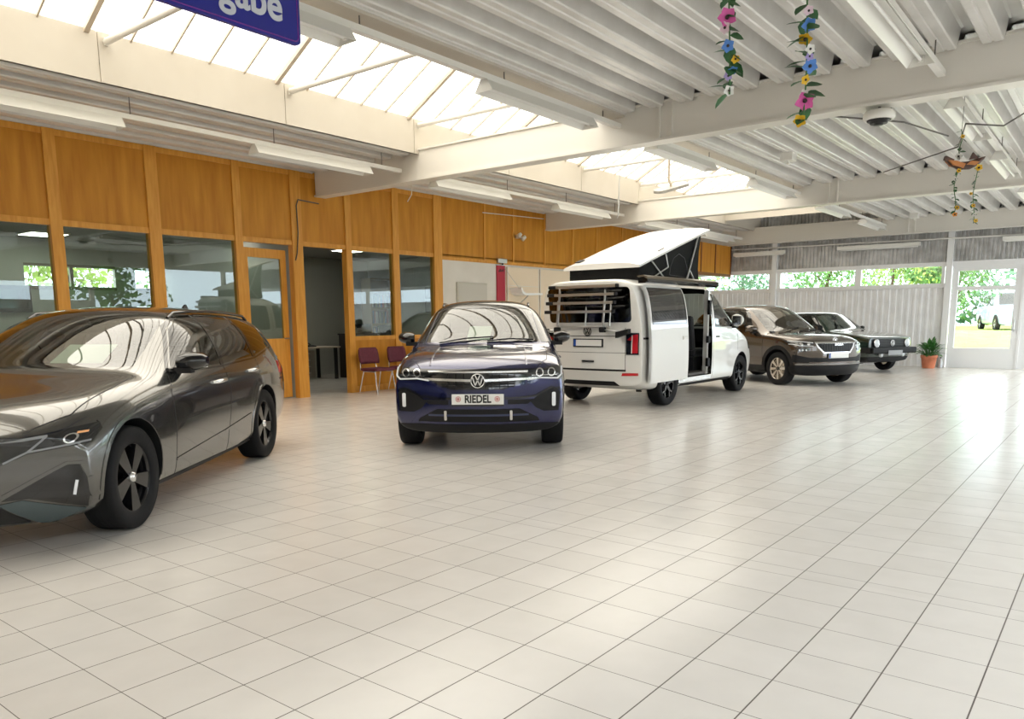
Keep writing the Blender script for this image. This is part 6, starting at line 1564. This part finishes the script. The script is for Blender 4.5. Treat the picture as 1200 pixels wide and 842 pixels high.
# left office
M_lit = mat('lit_diffuser', (1, 1, 1, 1), 0.5, emit=((1.0, 0.95, 0.82, 1), 9.0))
for x, y, lab in ((5.9, 15.0, 'lit square ceiling lamp inside the left office'), (3.2, 13.2, 'added square ceiling lamp in the left office nearest the viewer'), (8.0, 12.9, 'added square ceiling lamp in the left office near the timber door'), (11.6, 13.6, 'added square ceiling lamp in the office behind the opening')):  # only the first lamp is real, the others are added to brighten the offices
    t = thing('ceiling_panel_light', lab, 'ceiling light', (x, y, 2.885), 0, 'square lamps in the offices')
    MB().box(-0.32, 0.32, -0.32, 0.32, -0.015, 0.013).build('frame', M_lumin, t); MB().box(-0.29, 0.29, -0.29, 0.29, -0.02, -0.014).build('diffuser', M_lit if y > 13 else mat('added_dim_diffuser', (1, 1, 1, 1), 0.5, emit=((1.0, 0.95, 0.82, 1), 4.0)), t)
t = thing('display_board', 'dark framed screen on the rear wall of the left office', 'screen', (5.6, 15.98, 1.55))
MB().box(-0.42, 0.36, -0.05, 0, 0, 0.48, bev=0.006).build('frame', M_trim, t); MB().box(-0.34, 0.28, -0.056, -0.045, 0.07, 0.41).build('screen', M_gloss, t)
t = thing('display_board', 'dark notice board in the left office, higher than the framed screen', 'board', (4.6, 15.98, 2.05))
MB().box(-0.4, 0.42, -0.03, 0, 0, 0.42, bev=0.006).build('frame', M_trim, t); MB().box(-0.36, 0.38, -0.034, -0.025, 0.04, 0.38).build('board', mat('board_green', (0.06, 0.09, 0.08, 1), 0.6), t)
for (x, lab) in ((8.0, 'white computer screen seen through the second office window'),):
    t = thing('computer_screen', lab, 'monitor', (7.75, 14.3, 1.10), math.radians(24))
    MB().box(-0.26, 0.26, -0.02, 0.02, 0.18, 0.52, bev=0.008).build('case', M_trim, t); MB().box(-0.24, 0.24, -0.026, -0.019, 0.20, 0.50).build('screen', mat('lit_screen', (0.8, 0.85, 0.9, 1), 0.3, emit=((0.85, 0.92, 1.0, 1), 0.8)), t)
    b = MB(); b.box(-0.03, 0.03, 0.0, 0.03, 0.0, 0.25); b.box(-0.12, 0.12, -0.08, 0.10, 0, 0.012); b.build('stand', M_trim, t)
t = thing('office_counter', 'brown counter running along inside the left office windows', 'counter', (5.0, 14.0, 0))
MB().box(0, 3.35, 0, 0.7, 0.0, 1.06).build('cabinet_body', mat('brown_board', srgb(96, 68, 40), 0.5), t); MB().box(-0.03, 3.38, -0.04, 0.72, 1.06, 1.098, bev=0.006).build('worktop', mat('brown_board', None), t)

# ------------------------------------------------------------------ plant by the glass door
t = thing('potted_plant', 'leafy green plant in a terracotta pot left of the glass door', 'plant', (22.80, 3.97, 0))
b = MB(); b.lathe([(0.001, 0.0), (0.145, 0.0), (0.15, 0.02), (0.185, 0.27), (0.20, 0.27), (0.205, 0.34), (0.185, 0.34), (0.175, 0.29), (0.001, 0.28)], 32); b.build('pot', mat('terracotta', srgb(222, 138, 104), 0.6, noise=srgb(208, 122, 88), noise_scale=12), t)
rp_ = random.Random(9)
fol = MB(); st_ = MB()
for i in range(95):
    a = rp_.random()*2*PI; tilt = rp_.uniform(0.1, 1.25); L = rp_.uniform(0.16, 0.36)
    d = Vector((math.cos(a)*math.sin(tilt), math.sin(a)*math.sin(tilt), math.cos(tilt))); c = Vector((0.06*math.cos(a), 0.06*math.sin(a), 0.29)); e = c+d*L
    st_.tube([c, (c+e)/2+Vector((0, 0, 0.02)), e], 0.005, 5)
    leaf_shape(fol, e-d*0.02, d+Vector((0, 0, -0.55)), Vector((-d.x, -d.y, 1.2)), rp_.uniform(0.15, 0.23), rp_.uniform(0.07, 0.10))
st_.build('stems', M_stem, t); fol.build('foliage', mat('plant_leaf', (0.025, 0.12, 0.02, 1), 0.45, noise=(0.06, 0.20, 0.04, 1), noise_scale=15), t)
t = thing('watering_bottle', 'small clear bottle on the floor beside the terracotta pot', 'bottle', (22.95, 3.72, 0))
b = MB(); b.lathe([(0.001, 0), (0.05, 0), (0.052, 0.02), (0.052, 0.17), (0.02, 0.23), (0.02, 0.26), (0.001, 0.26)], 18); b.build('bottle', mat('clear_lamp_glass', None), t)
b = MB(); b.lathe([(0.022, 0.255), (0.022, 0.285), (0.001, 0.285)], 14); b.build('cap', M_black, t)
# ------------------------------------------------------------------ outside the windows
struct(MB().box(END_X+0.11, 32.99, -40, 45, -0.12, -0.02), 'ground_forecourt', mat('forecourt_asphalt', srgb(176, 174, 172), 0.8, noise=srgb(160, 158, 156), noise_scale=3))
tag(MB().prism([(33, -0.12), (33, -0.02), (45, 0.60), (75, 0.7), (75, -0.12)], 'y', -50, 60).build('lawn', mat('grass', (0.30, 0.42, 0.07, 1), 0.9, noise=(0.42, 0.50, 0.12, 1), noise_scale=1.5)), 'bright green lawn beyond the forecourt outside the glass door', 'lawn', None, 'stuff')
struct(MB().box(-40, END_X, OFF_Y+0.11, 45, -0.12, -0.02), 'ground_yard', mat('yard_gravel', srgb(150, 146, 138), 0.9, noise=srgb(130, 126, 118), noise_scale=4))
struct(MB().box(-40, END_X, -45, -6.13, -0.12, -0.02), 'ground_street', mat('street_paving', srgb(196, 197, 198), 0.9, noise=srgb(182, 183, 184), noise_scale=2))
M_bark = mat('bark', (0.07, 0.05, 0.035, 1), 0.85, noise=(0.12, 0.09, 0.06, 1), noise_scale=10)
LG = [mat('tree_leaf_a', (0.05, 0.17, 0.03, 1), 0.6, noise=(0.14, 0.30, 0.06, 1), noise_scale=0.9), mat('tree_leaf_b', (0.16, 0.30, 0.04, 1), 0.6, noise=(0.34, 0.45, 0.08, 1), noise_scale=0.9), mat('tree_leaf_c', (0.04, 0.14, 0.06, 1), 0.6, noise=(0.12, 0.26, 0.14, 1), noise_scale=0.8)]
def lawn_z(x): return 0.0 if x < 33 else min(0.6, (x-33)*0.0517-0.02)
def tree(x, y, h, cw, ch, cz, kind, seed, lab, n=1500, name='tree', ls=0.22):
    r = random.Random(seed); t = thing(name, lab, name, (x, y, lawn_z(x)), 0, 'trees and shrubs outside')
    tr = MB(); tr.tube([(0, 0, -0.02), (0.05, 0.03, h*0.3), (0, 0.05, h*0.6), (0.08, 0, h*0.9)], [0.11, 0.09, 0.06, 0.02], 10)
    for k_ in range(5):
        a = r.random()*6.28; z = h*(0.35+0.1*k_); tr.tube([(0.03, 0.03, z), (cw*0.3*math.cos(a), cw*0.3*math.sin(a), z+0.5), (cw*0.6*math.cos(a), cw*0.6*math.sin(a), z+0.8)], [0.045, 0.03, 0.008], 6)
    tr.build('trunk', M_bark, t)
    cl = [(r.gauss(0, 0.45)*cw, r.gauss(0, 0.45)*cw, cz+r.gauss(0, 0.38)*ch, r.uniform(0.3, 0.6)*cw) for _ in range(14)]
    lf = MB()
    for i in range(n):
        c = r.choice(cl); d = Vector((r.gauss(0, 1), r.gauss(0, 1), r.gauss(0, 1))).normalized(); p = Vector(c[:3])+d*c[3]*r.uniform(0.6, 1.0)
        if p.z < 0.1: continue
        u = Vector((r.gauss(0, 1), r.gauss(0, 1), r.gauss(0, 1))).normalized(); v = u.orthogonal().normalized(); s_ = ls*r.uniform(0.6, 1.3)
        lf.add([p-u*s_*0.5, p+v*s_*0.28, p+u*s_*0.5, p-v*s_*0.28], [(0, 1, 2, 3)])
    lf.build('crown', LG[kind], t)
    return t
tree(37.5, 6.2, 5.0, 1.6, 1.5, 3.3, 2, 1, 'slender tree standing on the lawn outside the glass door', 1300)
tree(33.6, 7.3, 4.2, 1.5, 1.3, 3.1, 1, 2, 'yellowish green tree outside the middle window strip', 1600, ls=0.18)
tree(35.5, 10.3, 4.5, 1.7, 1.4, 3.3, 0, 3, 'bushy green tree outside left of the yellowish tree', 1500, ls=0.2)
tree(34.2, 13.6, 4.6, 1.8, 1.5, 3.3, 2, 4, 'blue green tree outside the window strip above the brown SUV', 1500, ls=0.2)
tree(32.6, 5.2, 3.9, 1.3, 1.2, 3.0, 0, 5, 'leafy green tree outside the window strip beside the glass door', 1600, ls=0.18)
tree(36.0, 17.5, 4.8, 2.0, 1.6, 3.3, 1, 6, 'light green tree seen through the far left window strip', 1300)
tree(55.0, 3.8, 5.5, 2.2, 1.8, 3.6, 2, 7, 'wide tree far behind the lawn on the right of the door view', 1300, ls=0.3)
tree(55.5, 9.5, 5.5, 2.4, 2.0, 3.2, 0, 8, 'dark tree far behind the lawn on the left of the door view', 1300, ls=0.3)
hr = random.Random(21); hg = MB()
for i in range(5200):
    p = Vector((hr.gauss(60, 0.8), hr.uniform(-14, 44), abs(hr.gauss(0, 1.9))+0.9)); u = Vector((hr.gauss(0, 1), hr.gauss(0, 1), hr.gauss(0, 1))).normalized(); v = u.orthogonal().normalized(); s_ = hr.uniform(0.35, 0.7)
    hg.add([p-u*s_*0.5, p+v*s_*0.3, p+u*s_*0.5, p-v*s_*0.3], [(0, 1, 2, 3)])
tag(hg.build('hedge', LG[2]), 'long leafy hedge far behind the lawn', 'hedge', None, 'stuff')
for i, (x, y, lab) in enumerate(((3.0, -10.5, 'green tree on the street side, far right behind the viewer'), (9.0, -11.0, 'green tree on the street side, out to the right'), (15.5, -10.5, 'green tree on the street side, beyond the side windows'))):
    tree(x, y, 4.6, 1.9, 1.4, 3.2, (0, 1, 0)[i], 60+i, lab, 900, ls=0.28)
for i, (x, y, h, cw, kd, lab) in enumerate(((6.6, 20.2, 3.8, 1.3, 0, 'green tree outside the rear window of the left office'), (8.7, 20.8, 4.0, 1.4, 1, 'light green tree outside the rear window, second from the left'), (11.2, 20.0, 3.8, 1.3, 0, 'green tree outside the rear window nearest the office opening'))):
    tree(x, y, h, cw, 1.1, 2.7, kd, 30+i, lab, 900, ls=0.2)
def build_parked(x, y, rz, lab, col, s=1.0):
    car = Car('parked_car', lab, 'car', (x, y, 0.60), rz, (s, s, s)); P = car.root
    C = dict(w=[(-2.2, 0.86), (0, 0.92), (2.1, 0.84)], zt=[(-2.2, 1.4), (-2.1, 1.75), (-1.8, 1.85), (0.3, 1.85), (0.5, 1.78), (1.15, 1.2), (1.3, 1.1), (1.9, 1.0), (2.1, 0.85)],
             zr=[(-2.2, 1.38), (-2.1, 1.72), (-1.8, 1.81), (0.3, 1.81), (0.5, 1.74), (1.15, 1.17), (1.3, 1.08), (1.9, 0.98), (2.1, 0.84)], yr=[(-2.2, 0.70), (0.3, 0.70), (1.2, 0.78), (2.1, 0.72)],
             zbelt=[(-2.2, 1.1), (1.0, 1.08), (2.1, 0.8)], ybelt=[(0, 0.98)], zsh=[(-2.2, 0.9), (2.1, 0.7)], ysh=[(0, 1.0)], zm=[(0, 0.62)], zb=[(0, 0.24)], yb=[(0, 0.9)], ysill=[(0, 0.97)], ylow=[(0, 0.99)], gb=[(0, 0.02)])
    car.loft([-2.2, -2.15, -2.0, -1.7, -1.2, -0.6, 0, 0.3, 0.45, 0.7, 0.95, 1.15, 1.28, 1.5, 1.8, 2.0, 2.1], C, [(-2.2, -0.06), (0, 0), (1.2, 0.15), (2.1, 0.25)], [(0.2, -0.05), (0.6, 0)], [(0.3, 0), (1.8, -0.1)], 0.5)
    for xx in (-1.35, 1.35):
        for sg in (1, -1): car.arch(xx, 0.33, 0.38, sg, 0.55)
    car.finish(paint('parked_%d' % int(x*10), col, metal=0.0))
    for sg in (1, -1):
        car.patch('side_window', M_lamp, [[(-2.0, 1.12), (-0.6, 1.12), (-0.6, 1.7), (-1.95, 1.7)], [(-0.55, 1.12), (0.9, 1.12), (0.45, 1.7), (-0.55, 1.7)]], 'y', sg)
        for xx in (-1.35, 1.35): wheel(P, xx, sg*0.9, 0.33, 0.2, 0.21, 'multi', M_rimsilver)
        car.patch('tail_lamp', M_red, [[(sg*0.7, 0.8), (sg*0.86, 0.8), (sg*0.86, 1.1), (sg*0.7, 1.1)]], 'x', -1)
    car.patch('rear_window', M_lamp, [(-0.68, 1.15), (0.68, 1.15), (0.6, 1.68), (-0.6, 1.68)], 'x', -1); car.patch('windscreen', M_lamp, [(-0.7, 1.15), (0.7, 1.15), (0.6, 1.7), (-0.6, 1.7)], 'x', 1)
build_parked(50.0, 5.0, math.radians(200), 'pale blue van parked beyond the lawn, at the right of the door view', (0.30, 0.42, 0.55, 1), 1.15)
build_parked(50.5, 9.9, math.radians(85), 'white van parked beyond the lawn, at the left of the door view', (0.75, 0.76, 0.78, 1), 1.0)
